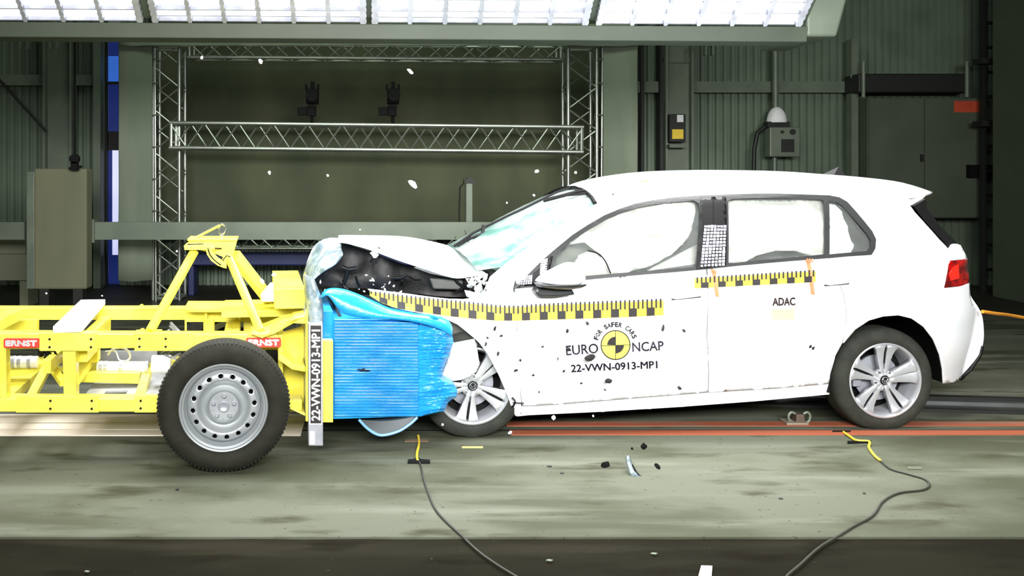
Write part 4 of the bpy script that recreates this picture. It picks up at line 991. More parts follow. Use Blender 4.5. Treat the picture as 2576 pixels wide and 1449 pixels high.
airb([(1500, 720), (1512, 640), (1470, 610), (1430, 615), (1480, 570), (1560, 530), (1640, 512), (1700, 506), (1748, 508), (1750, 530), (1735, 590), (1690, 640), (1640, 668), (1560, 690)], 'curtain_airbag', seed=1, base=.07)
airb([(1395, 720), (1400, 650), (1450, 600), (1490, 570), (1620, 515), (1765, 500), (1765, 700), (1500, 720)], 'door_airbag', 'skin_grey', base=.22, bul=.02, seed=5, step=.05)
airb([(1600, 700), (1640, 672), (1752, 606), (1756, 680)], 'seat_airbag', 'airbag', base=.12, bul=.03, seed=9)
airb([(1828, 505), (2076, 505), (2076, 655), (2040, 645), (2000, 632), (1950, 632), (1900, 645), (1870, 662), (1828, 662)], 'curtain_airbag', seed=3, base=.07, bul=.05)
airb([(1826, 640), (2078, 620), (2078, 665), (1828, 675)], 'inner_trim', 'dark', base=.16, bul=.01, seed=5, step=.05)
airb([(2084, 512), (2100, 515), (2118, 532), (2128, 560), (2136, 590), (2148, 615), (2142, 642), (2084, 645)], 'curtain_airbag', 'airbag_green', seed=4, base=.07, bul=.03)
airb([(2082, 495), (2200, 560), (2205, 640), (2084, 648)], 'inner_trim', 'dark', base=.17, bul=.01, seed=5, step=.05)
mb = MB(); mb.beam(tuple(CF(1600, 684, .10)), tuple(CF(1757, 602, .17)), .01, .04); mb.build('seat_belt', 'trim', car)
mb = panel(CF, [(1640, 680), (1752, 664), (1750, 674), (1640, 688)], lambda s, z: LC(s, z)+.04, step=.03); mb.build('inner_sill_trim', 'engine', car, thick=.005)
# steering wheel airbag seen above the mirror
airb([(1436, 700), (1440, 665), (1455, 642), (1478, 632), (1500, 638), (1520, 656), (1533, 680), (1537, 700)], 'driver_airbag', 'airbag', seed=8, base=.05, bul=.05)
mb = MB(); mb.tube(smooth_line([CF(1478, 630, .035), CF(1503, 637, .03), CF(1522, 656, .03), CF(1536, 688, .03)], 5), .004, 6); mb.build('airbag_seam', 'dark', car)
# marker dot nets on pillars
def dots(region, nx, ny, name, cw_, ch_):
    (x0, y0), (x1, y1), (x2, y2), (x3, y3) = region; mb = MB()
    for i in range(nx):
        for j in range(ny):
            a = (i+.5)/nx; b = (j+.5)/ny
            u = (x0*(1-a)+x1*a)*(1-b)+(x3*(1-a)+x2*a)*b; v = (y0*(1-a)+y1*a)*(1-b)+(y3*(1-a)+y2*a)*b
            w = cw_*random.uniform(.32, .46); h = ch_*random.uniform(.28, .44)
            pts = [(u-w, v-h), (u+w, v-h), (u+w, v+h), (u-w, v+h)]
            vs = []
            for uu, vv in pts:
                q = rp_near(uu, vv); vs.append((q.x, q.y-.022, q.z))
            mb.add(vs, [(0, 1, 2, 3)])
    return mb.build(name, 'net', car, thick=.001)
dots([(1768, 565), (1824, 565), (1820, 668), (1757, 672)], 7, 13, 'marker_grid', 8, 8)
dots([(1358, 652), (1376, 648), (1372, 690), (1356, 690)], 4, 7, 'marker_grid', 5, 6); dots([(1308, 694), (1338, 690), (1336, 714), (1300, 716)], 6, 4, 'marker_grid', 5, 6)
# mirror
mb = MB(); rows = []
mc = Vector(CF(1415, 696, -.10))
prof = [(1346, 1), (1356, 9), (1375, 18), (1400, 28), (1422, 35), (1438, 35), (1449, 31), (1457, 26), (1463, 20), (1467, 13), (1469.5, 6), (1470, .3)]
for u, h in prof:
    c_ = Vector(CF(u, 706-(u-1346)*.07, -.09)); hh = h*.00233; r = []
    for k_ in range(25):
        an = 2*PI*k_/24; sy = math.sin(an); r.append((c_.x, c_.y+.085*math.cos(an)*min(1, h/22), c_.z+(hh*1.15*sy if sy > 0 else hh*.62*sy)))
    rows.append(r)
mb.grid(rows); mir = mb.build('door_mirror', 'car', car, smooth=True)
mb = MB(); rows = []
for u, h in ((1352, 5), (1372, 10), (1400, 15), (1430, 17), (1455, 14), (1464, 8)):
    c_ = Vector(CF(u, 714-(u-1346)*.03, -.09)); r = []
    for k_ in range(17):
        an = PI+PI*k_/16; r.append((c_.x, c_.y+.088*math.cos(an), c_.z+.0023*h*math.sin(an)*.9))
    rows.append(r)
mb.grid(rows); mb.build('mirror_lower_shell', 'trim', mir, smooth=True, thick=.004)
mb = MB(); mb.prism(CF.sz([(1338, 732), (1346, 722), (1365, 716), (1430, 722), (1440, 738), (1400, 744), (1350, 744)], .0), -.07, .04); mb.build('mirror_foot', 'trim', mir, bevel=.012)
# door handles, straps
for u0, u1, v0, v1 in ((1684, 1764, 748, 741), (2068, 2136, 713, 708)):
    a, b = rp_near(u0, v0), rp_near(u1, v1); mb = MB()
    mb.tube([(a.x, a.y-.004, a.z), (a.x+.03, a.y-.03, a.z+.002), (b.x-.03, b.y-.03, b.z+.002), (b.x, b.y-.004, b.z)], [.006, .011, .011, .006], 10); h_ = mb.build('door_handle', 'car', car, smooth=True)
    mb = MB(); mb.tube([(a.x+.01, a.y-.012, a.z-.010), (b.x-.01, b.y-.012, b.z-.010)], .006, 8); mb.build('handle_recess', 'trim', h_)
def strapf(pts, w, name, m='orange', off=.012):
    mb = MB(); L_ = smooth_line([(u, v, 0) for u, v in pts], 4); a = []; b = []
    for p in L_:
        q = rp_near(p.x-w/2, p.y); r = rp_near(p.x+w/2, p.y+1); a.append((q.x, q.y-off, q.z)); b.append((r.x, r.y-off, r.z))
    mb.grid([a, b]); return mb.build(name, m, car, thick=.003)
strapf([(1791, 676), (1795, 690), (1798, 712), (1803, 745)], 9, 'orange_tape'); strapf([(2028, 648), (2033, 668), (2038, 700), (2043, 740)], 9, 'orange_tape')
mb = MB(); 
for k_ in range(6): a = rp_near(2022+3*k_, 655+3*(-1)**k_); mb.beam((a.x, a.y-.015, a.z), (a.x+.015, a.y-.02, a.z+.02*(-1)**k_), .006, .004)
mb.build('torn_tape', 'orange', car); mb = MB()
for k_ in range(5): a = rp_near(1785+3*k_, 682+3*(-1)**k_); mb.beam((a.x, a.y-.015, a.z), (a.x+.012, a.y-.02, a.z+.015*(-1)**k_), .006, .004)
mb.build('torn_tape', 'orange', car)
# hood
near = [(858, 603), (890, 612), (930, 624), (1000, 650), (1050, 667), (1085, 679), (1120, 690), (1150, 696), (1180, 693), (1208, 688)]
cen = [(850, 592), (885, 590), (930, 590), (990, 593), (1035, 598), (1070, 603), (1100, 609), (1130, 618), (1160, 636), (1190, 652)]
rows = []
for k_, ((a, b), (c, d)) in enumerate(zip(near, cen)):
    P1 = Vector(CF(a, b, .13)); P2 = Vector(CF(c, d, 1.0)); r = []
    for i in range(21):
        t = i/20; y = P1.y+(1.66-P1.y)*t
        f = math.sin(min(1, t/.57)*PI/2)**.8 if t < .57 else 1
        z = P1.z+(P2.z-P1.z)*f-(.16*((t-.57)/.43)**1.3 if t > .57 else 0); x = P1.x+(P2.x-P1.x)*min(1, t/.57)+max(0, t-.5)*.35*max(0, 1-k_/4)
        r.append((x+.01*noise.noise(Vector((x*5, y*4, 0))), y, z+(.012*noise.noise(Vector((x*6, y*5, 3))) if 0 < i else 0)))
    rows.append(r)
dn = [smooth_line([rows[i][j] for i in range(len(rows))], 3) for j in range(21)]
mb = MB(); mb.grid(dn); hood = mb.build('hood', 'car', car, smooth=True, thick=.012)
# folded front end of the hood
T1 = [(858, 602), (830, 598), (805, 606), (788, 622), (777, 645), (768, 672), (762, 700), (765, 720)]
B1 = [(860, 640), (850, 655), (836, 668), (818, 678), (802, 690), (790, 700), (782, 712), (778, 722)]
rows = []
for k_, ((a, b), (c, d)) in enumerate(zip(T1, B1)):
    r = []
    for i in range(9):
        t = i/8; lat = .55-.45*t+.06*noise.noise(Vector((k_*.8, t*2.5, 0)))
        r.append(CF(a+(c-a)*t+4*noise.noise(Vector((k_, t*3, 1))), b+(d-b)*t, lat))
    rows.append(r)
dn = [smooth_line([rows[i][j] for i in range(len(rows))], 3) for j in range(9)]
mb = MB(); mb.grid(dn); mb.build('folded_hood_end', 'foil', car, smooth=True, thick=.008)
rows = []
for k_, (a, b) in enumerate(T1):
    rows.append([CF(a+i*2, b-0*i, .55+.9*i/8+.04*noise.noise(Vector((k_, i, 3)))) for i in range(9)])
mb = MB(); mb.grid(rows); mb.build('folded_hood_end', 'crushed', car, smooth=True, thick=.008)
# engine bay
mb = MB(); random.seed(11)
eng = [(862, 612), (930, 634), (1000, 660), (1080, 688), (1150, 704), (1205, 698), (1222, 720), (1190, 748), (1100, 746), (1000, 734), (920, 726), (850, 722), (790, 718), (782, 700), (815, 682), (850, 660)]
V, T_ = tri2d([(lambda q: (q[0], q[2]))(CF(u, v, .3)) for u, v in eng], [], .03)
mb.add([(x, .32+.05*noise.noise(Vector((x*5, z*6, 0)))+.01*noise.noise(Vector((x*18, z*20, 4))), z) for x, z in V], T_); mb.build('engine_bay', 'engine', car, smooth=True)
mb = MB()
mb.prism(CF.sz([(1080, 700), (1165, 705), (1165, 730), (1090, 728)], .22), .22, .35); mb.build('battery_box', mat('grey_plastic', (72, 74, 70), .5), car, bevel=.01)
mb = MB()
for k_ in range(13):
    u, v = random.uniform(830, 1180), random.uniform(655, 735)
    if v < 612+(u-862)*.33: continue
    a = Vector(CF(u, v, .22)); d_ = Vector((random.uniform(-1, 1), random.uniform(-.4, .4), random.uniform(-1, 1))).normalized()
    mb = MB(); mb.tube([a, a+d_*.05, a+d_*.09+Vector((0, 0, .02))], random.uniform(.005, .014), 7); mb.build('hose', 'dark', car, smooth=True)
mb = MB(); mb.box((CF(1100, 0, .3)[0], .4, .30), (CF(1225, 0, .3)[0], CW-.35, .80)); mb.build('engine_block', 'engine', car, bevel=.03)
mb = MB(); a = CF(1225, 700, .3); mb.box((a[0], .20, .35), (a[0]+.05, CW-.20, CF(1225, 700, .3)[2]+.05)); mb.build('firewall', 'engine', car)
# torn scraps around the broken nose, each its own shard on the bodywork
def shards(n, reg, lat0, lat1, smin, smax, name, m, parent, seed, fr=CF):
    random.seed(seed); mb = MB()
    for _ in range(n):
        u, v = random.uniform(reg[0], reg[2]), random.uniform(reg[1], reg[3]); c_ = Vector(fr(u, v, random.uniform(lat0, lat1)))
        sz = random.uniform(smin, smax); k_ = random.randint(4, 6); vs = []
        A = Vector((random.gauss(0, 1), random.gauss(0, .5), random.gauss(0, 1))).normalized(); B = A.cross(Vector((random.gauss(0, .4), 1, random.gauss(0, .4)))).normalized()
        for j in range(k_):
            an = 2*PI*j/k_; r_ = sz*random.uniform(.4, 1.1); vs.append(c_+A*r_*math.cos(an)+B*r_*.55*math.sin(an))
        mb.add(vs, [tuple(range(k_))])
    return mb.build(name, m, parent, thick=.004)
shards(16, (900, 690, 1010, 740), .10, .25, .006, .018, 'broken_lamp_pieces', 'crushed', car, 5)
shards(14, (765, 655, 830, 745), .15, .4, .008, .02, 'broken_grille_pieces', 'foil', car, 6)
shards(26, (1178, 684, 1245, 745), .02, .10, .03, .055, 'crumpled_cowl', 'crushed', car, 8)
shards(10, (1180, 700, 1225, 740), .0, .08, .008, .018, 'broken_hinge', 'dark', car, 9)
shards(10, (1140, 575, 1225, 620), .7, 1.0, .006, .016, 'wiper_remains', 'engine', car, 10)
mb = MB(); mb.beam(CF(1212, 600, .8), CF(1217, 566, .8), .025, .02); mb.tube([CF(1150, 618, .8), CF(1185, 598, .75), CF(1214, 588, .8)], .012, 8); mb.build('wiper_arm', 'dark', car)
# dark wheelhouse and torn liner ahead of the front wheel
mb = MB(); mb.prism(CF.sz([(1128, 806), (1150, 818), (1192, 852), (1140, 862), (1120, 840)], .10), .10, .16); mb.build('wheelhouse', mat('scuffed_liner', (88, 86, 78), .7), car)
mb = MB(); mb.prism(CF.sz([(1060, 800), (1190, 850), (1282, 1010), (1290, 1045), (1200, 1020), (1080, 1040)], .32), .32, .38); mb.build('inner_wheel_arch', 'black', car)
mb = panel(CF, [(1140, 862), (1193, 852), (1200, 880), (1206, 915), (1198, 935), (1180, 948), (1160, 955), (1108, 962), (1112, 940), (1128, 900)], lambda s, z: .025+.02*noise.noise(Vector((s*9, z*6, 0))), step=.03)
mb.build('torn_liner', 'crushed', car, smooth=True, thick=.008)
mb = MB(); mb.tube(smooth_line([CF(1288, 1000, .0), CF(1296, 1010, -.01), CF(1290, 1024, .0)], 3), .006, 6); mb.tube([CF(1290, 1013, .0), CF(1318, 1014, .0)], .003, 6); mb.build('torn_sill_end', 'dark', car)

# ---- alloy wheels
def alloy(u, v, lat, rot, Rt, name_flat=0.0, yaw=0.0, ztyre=None):
    c_ = CF(u, v, lat); cx_, cz_ = c_[0], c_[2]; w = .215; Rr = .2285
    def Y(y): return lat+y
    rim = MB(); rim.lathe_y([(r, Y(y)) for r, y in ((Rr, .012), (Rr+.001, .004), (Rr-.006, .001), (Rr-.012, .006), (Rr-.018, .03), (Rr-.03, .06), (Rr-.035, .15), (Rr, .19))], 72, (cx_, cz_))
    wh = rim.build('wheel', 'alloy', car, smooth=True)
    t = MB(); prof = [(Rr, .010), (Rr+.012, .002), (Rr+.035, -.002), (Rt-.035, .004), (Rt-.015, .016), (Rt-.004, .034), (Rt, .06), (Rt, .15), (Rt-.004, .175), (Rt-.03, .20), (Rr, .195)]
    t.lathe_y([(r, Y(y)) for r, y in prof], 72, (cx_, cz_))
    # flatten on the floor
    t.v = [(x, y, max(z, .004)) for x, y, z in t.v]
    t.build('tyre', 'tyre', wh, smooth=True)
    sp = MB()
    for k_ in range(5):
        an = math.radians(rot+72*k_); ca, sa = math.cos(an), math.sin(an)
        for sd in (-1, 1):
            st = []
            for r, wi, wo, y, hb_ in ((.028, .000, .021, .018, .02), (.07, .0015, .030, .024, .02), (.115, .0045, .042, .026, .018), (.165, .0055, .055, .022, .016), (.196, .0055, .066, .014, .014), (.214, .002, .080, .008, .012)):
                row = []
                for o_, dy in ((wi, .010), (wi+.003, 0), ((wi+wo)/2, -.003), (wo-.004, .003), (wo, .024)):
                    rr_ = math.sqrt(max(r*r-o_*o_, 1e-6)); px_ = rr_*ca-sd*o_*sa; pz_ = rr_*sa+sd*o_*ca; row.append((cx_+px_, Y(y+dy), cz_+pz_))
                st.append(row)
            sp.grid(st)
    sp.build('spokes', 'alloy', wh, smooth=True, thick=.008)
    gr = MB()
    for k_ in range(5):
        an = math.radians(rot+72*k_); ca, sa = math.cos(an), math.sin(an)
        gr.beam((cx_+.10*ca, Y(.036), cz_+.10*sa), (cx_+.20*ca, Y(.028), cz_+.20*sa), .011, .006, (0, 1, 0))
    gr.build('spoke_grooves', 'black', wh)
    hb = MB(); hb.lathe_y([(.001, Y(.008)), (.024, Y(.009)), (.029, Y(.014)), (.030, Y(.03))], 32, (cx_, cz_)); hb.build('hub_cap', 'dark', wh, smooth=True)
    cr = MB(); cr.lathe_y([(.030, Y(.012)), (.033, Y(.010)), (.036, Y(.02)), (.066, Y(.028)), (.070, Y(.045))], 40, (cx_, cz_)); cr.build('hub_ring', 'alloy', wh, smooth=True)
    e_ = MB()
    for k_ in range(3):
        pass
    e_.tube([(cx_-.013, Y(.006), cz_+.010), (cx_-.005, Y(.006), cz_-.012), (cx_, Y(.006), cz_+.002), (cx_+.005, Y(.006), cz_-.012), (cx_+.013, Y(.006), cz_+.010)], .0018, 6)
    e_.tube([(cx_+.020*math.cos(a_*PI/10), Y(.0075), cz_+.020*math.sin(a_*PI/10)) for a_ in range(21)], .0016, 6); e_.build('cap_emblem', 'alloy', wh)
    bo = MB()
    for k_ in range(5):
        an = math.radians(rot+36+72*k_); q = (cx_+.054*math.cos(an), cz_+.054*math.sin(an)); bo.lathe_y([(.001, Y(.016)), (.007, Y(.016)), (.0085, Y(.022)), (.009, Y(.03)), (.012, Y(.032))], 12, q)
    bo.build('wheel_bolts', 'chrome', wh, smooth=True)
    bd = MB(); bd.disc((cx_, cz_), .14, Y(.10), Y(.115), 40); bd.build('brake_disc', 'silver', wh)
    bl = MB(); bl.disc((cx_, cz_), .205, Y(.15), Y(.16), 40); bl.build('inner_barrel', 'black', wh)
    ca_ = MB(); ca_.box((cx_-.165, Y(.07), cz_-.05), (cx_-.115, Y(.14), cz_+.04)); ca_.build('brake_caliper', 'silver', wh, bevel=.006)
    return wh
alloy(2229, 958, .035, 87, .318); alloy(1190, 972, .035, 45, .318)

# ---- ruler tapes
def surf(u, v, off): q = rp_near(u, v); return (q.x, q.y-off-.0075, q.z)
def ruler(top, bot, x0, x1, sq0, pitch, name, sqw=20, skip=None):
    mb = MB(); x = x0
    def quad(a, b, ta, tb, off):
        vs = []
        for u, t in ((a, ta), (b, ta), (b, tb), (a, tb)):
            vt, vb = lerp_tab(top, u), lerp_tab(bot, u); vs.append(surf(u, vt+(vb-vt)*t, off))
        mb.add(vs, [(0, 1, 2, 3)])
    mb.cur = 0; x = x0
    while x < x1:
        nx = min(x+pitch/4, x1)
        for j in range(3): quad(x, nx, .12+j*.293, .12+(j+1)*.293, .003)
        x = nx
    mb.cur = 1; k_ = 0; x = sq0
    while x > x0: x -= pitch
    while x < x1+pitch:
        if x-sqw/2 > x0 and x+sqw/2 < x1: quad(x-sqw/2, x+sqw/2, .50, .98, .007)
        for j in range(4):
            tx = x-sqw/2+1.5+j*pitch/4
            if x0 < tx < x1-3: quad(tx-2.1, tx+2.1, 0, .54, .0075)
        x += pitch
    return mb.build(name, ['tape_y', 'tape_k'], car)
topl = [(925, 731), (960, 734), (1000, 739), (1060, 746), (1130, 753), (1200, 760), (1250, 766), (1300, 768), (1345, 764), (1400, 761), (1500, 757), (1600, 753), (1670, 750)]
botl = [(925, 740), (960, 762), (1000, 776), (1060, 785), (1130, 795), (1200, 802), (1250, 806), (1300, 806), (1400, 803), (1500, 800), (1600, 796), (1670, 792)]
ruler(topl, botl, 930, 1668, 1590, 44.7, 'measuring_tape')
ruler([(1745, 697), (2050, 678)], [(1745, 725), (2050, 709)], 1745, 2050, 1857, 43.2, 'measuring_tape', 19)

# ---- lettering and emblem on the doors
mf = lambda u, v: surf(u, v, .004)
mb = MB(); text_on(mb, 'EURO', (1424, 893), (1504, 887), 24, mf, bold=.012); mb.build('door_lettering', 'text_k', car, thick=.001); mb = MB(); text_on(mb, 'NCAP', (1590, 884), (1668, 880), 23, mf, bold=.012); mb.build('door_lettering', 'text_k', car, thick=.001)
mb = MB(); text_on(mb, '22-VWN-0913-MP1', (1436, 935), (1652, 925), 18, mf, bold=.02); mb.build('door_lettering', 'text_k', car, thick=.001)
mb = MB(); text_on(mb, 'ADAC', (1942, 768), (1998, 767), 19, mf, bold=.03); mb.build('door_lettering', mat('brown_black_print', (46, 18, 20), .6), car, thick=.001)
mb = MB(); S = 'FOR SAFER CARS'
for k_, ch in enumerate(S):
    if ch == ' ': continue
    an = math.radians(160-(160-24)*k_/(len(S)-1)); ux, uy = math.cos(an), -math.sin(an); tx, ty_ = math.sin(an), math.cos(an)
    cx_, cy_ = 1547+46*ux, 867+46*uy
    text_on(mb, ch, (cx_-tx*3.6, cy_-ty_*3.6), (cx_+tx*3.6, cy_+ty_*3.6), 11, mf, bold=.03, up=(ux, uy))
mb.build('door_lettering', 'text_k', car, thick=.001)
def discp(cx_, cy_, r0, r1, a0, a1, off, n, mb):
    vs = []; 
    for k_ in range(n+1):
        an = math.radians(a0+(a1-a0)*k_/n); vs.append([surf(cx_+r*math.cos(an), cy_-r*math.sin(an), off) for r in (r0, r1)])
    mb.grid(vs)
mb = MB(); mb.cur = 0; discp(1547, 867, .5, 37, 0, 360, .003, 40, mb); mb.cur = 1
discp(1547, 867, 35, 37.5, 0, 360, .0045, 40, mb); discp(1547, 867, .5, 21, 90, 180, .0045, 12, mb); discp(1547, 867, .5, 21, 270, 360, .0045, 12, mb)
for a, b in (((1510, 868), (1584, 866)),):
    mb.add([surf(1511, 868.2, .0045), surf(1583, 865.8, .0045), surf(1583, 867.3, .0045), surf(1511, 869.7, .0045)], [(0, 1, 2, 3)])
mb.add([surf(1546.2, 831, .0045), surf(1547.8, 831, .0045), surf(1547.8, 903, .0045), surf(1546.2, 903, .0045)], [(0, 1, 2, 3)])
mb.build('round_emblem', [mat('emblem_yellow', (236, 226, 90), .6), M['tape_k']], car)
mb = MB(); mb.add([surf(1939, 777, .003), surf(1997, 776, .003), surf(1996, 803, .003), surf(1940, 803, .003)], [(0, 1, 2, 3)]); mb.build('yellow_note', 'pale_y', car, thick=.001)
mb = MB(); discp(2040, 873, .3, 7, 100, 200, .004, 8, mb); discp(2040, 873, .3, 7, 280, 380, .004, 8, mb); mb.build('target_dot', 'tape_k', car)
# ================================================================== ON THE FLOOR
def floor_cable(name, label, pts, r, m, ycut):
    o = thing(name, label, 'cable', tuple(G(pts[0][0], pts[0][1])))
    L_ = smooth_line([tuple(G(u, v)) for u, v in pts], 6); og = Vector(o.location)
    ya = [p for p in L_ if p.y >= ycut]; ka = [p for p in L_ if p.y <= ycut+.02]
    mb = MB(); mb.tube([p-og+Vector((0, 0, r+.004)) for p in ya], r*1.3, 8); mb.build('yellow_end', 'tape_y', o, smooth=True)
    mb = MB(); mb.tube([p-og+Vector((0, 0, r)) for p in ka], r, 8); mb.build('dark_lead', m, o, smooth=True)
    return o
floor_cable('cable', 'dark thin cable with a yellow end running from below the car\'s front wheel', [(1052, 1100), (1054, 1120), (1049, 1145), (1050, 1160), (1058, 1172), (1066, 1208), (1080, 1250), (1096, 1285), (1122, 1315), (1160, 1350), (1200, 1388), (1245, 1421), (1300, 1455), (1380, 1500)], .0055, 'cable', G(0, 1163).y)
o = floor_cable('cable', 'dark thin cable with a yellow end curving out from beside the car\'s rear wheel', [(2122, 1091), (2138, 1102), (2155, 1112), (2183, 1114), (2188, 1118), (2186, 1130), (2200, 1150), (2218, 1165), (2242, 1183), (2290, 1197), (2325, 1208), (2338, 1222), (2322, 1235), (2262, 1243), (2222, 1264), (2196, 1300), (2150, 1326), (2112, 1350), (2062, 1380), (2012, 1425), (1978, 1455), (1950, 1500)], .0055, 'cable', G(0, 1164).y)
def floor_patch(name, label, cat, pts, m, h=.004, group=None):
    q = [G(u, v) for u, v in pts]; c_ = sum(q, Vector())/len(q); mb = MB(); n = len(q)
    mb.add([(p.x-c_.x, p.y-c_.y, 0) for p in q]+[(p.x-c_.x, p.y-c_.y, h) for p in q], [tuple(range(n))[::-1], tuple(range(n, 2*n))]+[(i, (i+1) % n, (i+1) % n+n, i+n) for i in range(n)])
    o = mb.build(name, m); o.location = (c_.x, c_.y, .001); return tag(o, label, cat, group)
floor_patch('tape_strip', 'black tape strip across the cable in front of the car\'s front wheel', 'tape', [(1026, 1160), (1042, 1159), (1050, 1152), (1058, 1159), (1082, 1161), (1082, 1167), (1026, 1167)], 'black', .009)
floor_patch('tape_strip', 'brown tape strip crossing the cable just below the hanging blue sheet', 'tape', [(1018, 1108), (1078, 1108), (1078, 1112), (1018, 1112)], mat('brown_tape', (104, 84, 66), .7), .006)
floor_patch('tape_strip', 'thin black tape strip across the cable beside the rear wheel', 'tape', [(2132, 1113), (2192, 1112), (2192, 1115), (2132, 1117)], 'black', .009)
floor_patch('tape_strip', 'thin black tape strip on the orange track edge left of the rear wheel', 'tape', [(2094, 1087), (2140, 1087), (2140, 1089), (2094, 1089)], 'black', .009)
floor_patch('floor_mark', 'faint yellow paint line on the concrete below the front wheel', 'marking', [(1162, 1124), (1215, 1124), (1215, 1128), (1162, 1128)], mat('faint_yellow_paint', (206, 204, 120), .7), .002)
floor_patch('metal_plate', 'small dark flat plate on the concrete right of the curving cable', 'plate', [(2282, 1175), (2318, 1176), (2320, 1182), (2284, 1181)], mat('dull_plate', (84, 88, 70), .7), .003)
floor_patch('paper_note', 'white square sheet of paper on the dark floor at the bottom edge', 'paper', [(1764, 1424), (1792, 1425), (1790, 1452), (1757, 1450)], 'white', .002)
for u, v, w_, m_, lab in ((1382, 1411, 9, 'curtain', 'pale scrap on the dark floor between the two cables, left one'), (1645, 1394, 9, 'curtain', 'pale scrap on the dark floor left of the white paper sheet'), (1382, 1174, 7, 'ladder', 'dark flat scrap on the concrete between tape strip and shard'), (1414, 1191, 5, 'ladder', 'small dark scrap on the concrete left of the black fragments'), (1964, 1255, 6, 'ladder', 'thin dark sliver on the concrete left of the curving cable'), (2174, 1242, 4, 'ladder', 'dark dot-like scrap on the concrete inside the bend of the curving cable'), (446, 1233, 5, 'ladder', 'dark scrap on the concrete below the left side of the trolley wheel'), (219, 1439, 7, 'curtain', 'pale scrap on the dark floor at lower left')):
    floor_patch('floor_scrap', lab, 'scrap', [(u-w_, v), (u-w_*.3, v-2.2), (u+w_, v-.6), (u+w_*.4, v+2)], m_, .003)
# wheel clamp like bracket on the track under the car
t = thing('floor_bracket', 'rusty metal towing bracket with two hooks on the track under the car', 'bracket', tuple(G(2005, 1066)), 0)
kk = G(2005, 1066).y/F
mb = MB(); mb.box((-34*kk, -.05, .006), (20*kk, .06, .006+5*kk)); mb.build('base_plate', mat('rusty_pale_steel', (150, 136, 120), .6, .2), t)
mb = MB(); mb.prism([(-8*kk, 5*kk), (16*kk, 5*kk), (14*kk, 26*kk), (-6*kk, 26*kk)], -.03, .04); mb.build('centre_block', mat('brown_steel', (92, 76, 66), .6, .2), t, bevel=.006)
for sx in (-1, 1):
    mb = MB(); x0_ = 4*kk; mb.tube(smooth_line([(x0_+sx*10*kk, -.01, 26*kk), (x0_+sx*20*kk, -.01, 30*kk), (x0_+sx*27*kk, -.01, 22*kk), (x0_+sx*24*kk, -.01, 8*kk), (x0_+sx*16*kk, -.01, 5*kk)], 4), .008, 8); mb.build('hook', M['steel_g'], t, smooth=True)
# orange rope at the rear
mb = MB(); mb.tube(smooth_line([tuple(W(2472, 784, 6.3)), tuple(W(2505, 789, 6.5)), tuple(W(2540, 793, 6.9)), tuple(W(2600, 804, 7.2)), tuple(W(2760, 835, 8))]), .012, 8)
tag(mb.build('tow_rope', mat('orange_rope', (226, 150, 40), .7), smooth=True), 'orange rope stretched from the rear bumper to the right', 'rope')

# ================================================================== FLYING AND FALLEN PIECES
def piece(p, sz, elong, ang, m, name, label, cat, seed, group=None, curl=0.0):
    random.seed(seed); n = 9; vs = []; A = Vector((math.cos(ang), .25*random.uniform(-1, 1), math.sin(ang))).normalized(); B = A.cross(Vector((0, 1, 0))).normalized(); N_ = A.cross(B).normalized()
    mb = MB(); ring = []
    for j in range(n):
        an = 2*PI*j/n; r_ = random.uniform(.65, 1.1); ring.append((r_*math.cos(an)*elong, r_*math.sin(an)))
    top = [A*x*sz+B*y*sz+N_*(sz*(.28+.15*random.random())+curl*x*x*sz) for x, y in ring]; bot = [A*x*sz*.9+B*y*sz*.9+N_*(curl*x*x*sz) for x, y in ring]
    mb.add(top+bot+[N_*sz*.45, Vector((0, 0, 0))], [(i, (i+1) % n, (i+1) % n+n, i+n) for i in range(n)]+[(i, (i+1) % n, 2*n) for i in range(n)]+[((i+1) % n+n, i+n, 2*n+1) for i in range(n)])
    o = mb.build(name, m); o.location = p; return tag(o, label, cat, group)
fly = [(508, 145, 6, 1.0, 'flying over the left end of the top truss'), (656, 155, 7, 1.6, 'flying just below the top truss, second from left'), (1033, 181, 7, 2.2, 'long and thin, flying between and above the two cameras'), (678, 435, 6, 1.3, 'flying left of centre in front of the olive backdrop'), (824, 441, 5, 1.2, 'flying under the left camera in front of the backdrop'),
       (1038, 462, 12, 2.0, 'largest of those in the air, flying in front of the backdrop'), (1350, 431, 7, 1.3, 'flying just left of the right truss tower'), (1448, 434, 6, 1.0, 'flying in front of the right truss tower'), (1343, 491, 4, 1.4, 'flying right above the windscreen'), (1275, 510, 4, 1.0, 'flying left above the windscreen'),
       (117, 738, 4, 1.0, 'flying under the beige block at far left'), (689, 690, 6, 1.5, 'flying between the tripod and the crumpled hood'), (942, 640, 11, 1.6, 'white and ragged, flying inside the open engine bay'), (445, 632, 4, 1.0, 'flying left of the tripod head'), (1392, 1050, 8, 1.2, 'falling below the front part of the sill'), (1492, 1046, 4, 1.0, 'falling below the sill under the door emblem'),
       (1113, 1068, 5, 1.0, 'in front of the front tyre at its left'), (906, 578, 3, 1.0, 'flying just above the hood'), (1000, 1171, 3, 1.0, 'flying low left of the black tape strip'), (257, 744, 3, 1.2, 'flying above the white board on the trolley'), (660, 707, 6, 2.0, 'thin sliver flying right of the tripod'), (1283, 1088, 6, 1.4, 'flying at the right side of the front tyre')]
for i, (u, v, s_, el, lab) in enumerate(fly):
    d = 5.2 if v < 1000 else 5.25
    d = 5.45 if i == 12 else d
    piece(W(u, v, d), s_*.75*d/F, el, -.7 if i in (2, 5) else random.uniform(-1, 1)*1.2, 'white', 'paint_fragment', 'white fragment '+lab, 'fragment', 40+i, 'white fragments thrown into the air')
mb = MB(); rows = []
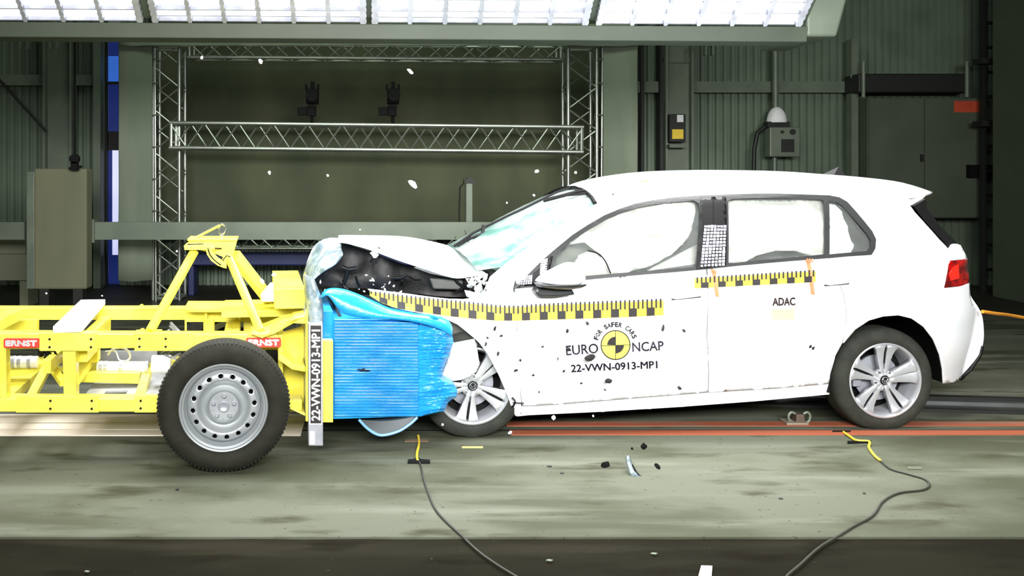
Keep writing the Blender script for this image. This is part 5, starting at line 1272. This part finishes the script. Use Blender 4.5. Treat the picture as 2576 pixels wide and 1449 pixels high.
_c = W(1600, 1195, 4.95); L1 = smooth_line([(1576, 1147, 0), (1578, 1168, 0), (1586, 1192, 0), (1604, 1208, 0), (1626, 1220, 0)], 5); L2 = smooth_line([(1581, 1146, 0), (1588, 1165, 0), (1600, 1187, 0), (1614, 1200, 0), (1630, 1210, 0)], 5)
for k_, (p, q) in enumerate(zip(L1, L2)):
    d_ = 5.02-.006*k_; rr = []
    for i in range(5):
        t_ = i/4; rr.append(W(p.x+(q.x-p.x)*t_, p.y+(q.y-p.y)*t_, d_+.05*t_-.03*math.sin(t_*PI)+.012*noise.noise(Vector((k_*.5, t_*3, 0))))-_c)
    rows.append(rr)
mb.grid(rows); o = mb.build('trim_shard', 'foil', smooth=True, thick=.006); o.location = _c; tag(o, 'large curved silvery shard just above the concrete in front of the sill', 'fragment')
mb = MB(); mb.tube([L2p for L2p in [W(p.x, p.y, 5.03-.006*k_)-_c for k_, p in enumerate(L2)][6:16]], .006, 6); mb.build('dark_edge', 'dark', o)
blk = [(1619, 1122, 9, 1.2, 'above the silvery shard'), (1590, 1129, 4, 1.0, 'small, above and left of the silvery shard'), (1522, 1168, 9, 1.4, 'left of the silvery shard'), (1653, 1173, 7, 1.6, 'right of the silvery shard'), (1558, 1210, 4, 1.4, 'low left of the silvery shard'), (1632, 1211, 5, 1.2, 'at the lower tip of the silvery shard')]
for i, (u, v, s_, el, lab) in enumerate(blk): piece(W(u, v, 4.95), s_*4.95/F, el, random.uniform(-1, 1), 'black', 'plastic_fragment', 'black plastic fragment '+lab, 'fragment', 70+i, 'black fragments around the silvery shard')
spk = [(1427, 832, 4, 2.0, 'left above the door lettering'), (1478, 814, 5, 1.3, 'left of the arc of small letters'), (1430, 877, 4, 1.5, 'touching the first big letter'), (1482, 900, 13, 1.6, 'largest and ragged, below the word left of the emblem'), (1418, 933, 4, 1.3, 'left of the lower line of lettering'), (1668, 826, 5, 2.4, 'upright, right of the emblem'), (1720, 832, 5, 1.2, 'right of the upright one, under the door handle'), (1530, 958, 8, 1.4, 'squarish, below the lower line of lettering'),
       (1709, 976, 6, 1.2, 'near the lower rear corner of the front door'), (1309, 906, 4, 1.2, 'behind the front wheel arch, middle one'), (1298, 932, 4, 1.8, 'just behind the front wheel arch, lower one'), (1253, 890, 4, 2.0, 'right at the edge of the front wheel arch'), (1245, 826, 4, 2.2, 'on the fender under the ruler tape, left one'), (1260, 845, 4, 1.5, 'on the fender under the ruler tape, right one'), (1403, 903, 2.5, 2.0, 'tiny, left below the door lettering'), (1341, 944, 3.5, 1.5, 'between wheel arch and lettering, low'),
       (1356, 986, 3, 1.0, 'low on the front door near the sill'), (1462, 964, 3, 1.6, 'small, left of the squarish one'), (1521, 980, 3, 1.6, 'small, under the squarish one'), (1365, 872, 3, 1.6, 'faint, high between wheel arch and lettering'), (1542, 489, 3, 1.2, 'on the roof above the front window'), (1222, 866, 4, 2.0, 'above the arch edge on the fender'), (1226, 850, 3.5, 1.2, 'on the fender above the arch, small')]
for i, (u, v, s_, el, lab) in enumerate(spk):
    l = -.06 if v > 500 else .2; d = CF.o.y+CF(u, v, l)[0]*math.sin(CF.yaw)+l*math.cos(CF.yaw)
    piece(W(u, v, d), s_*d/F*.9, el, (1.3 if el > 1.9 else random.uniform(-1, 1)), 'tape_k', 'plastic_fragment', 'black fragment against the white car, '+lab, 'fragment', 90+i, 'black fragments flying along the white car side')
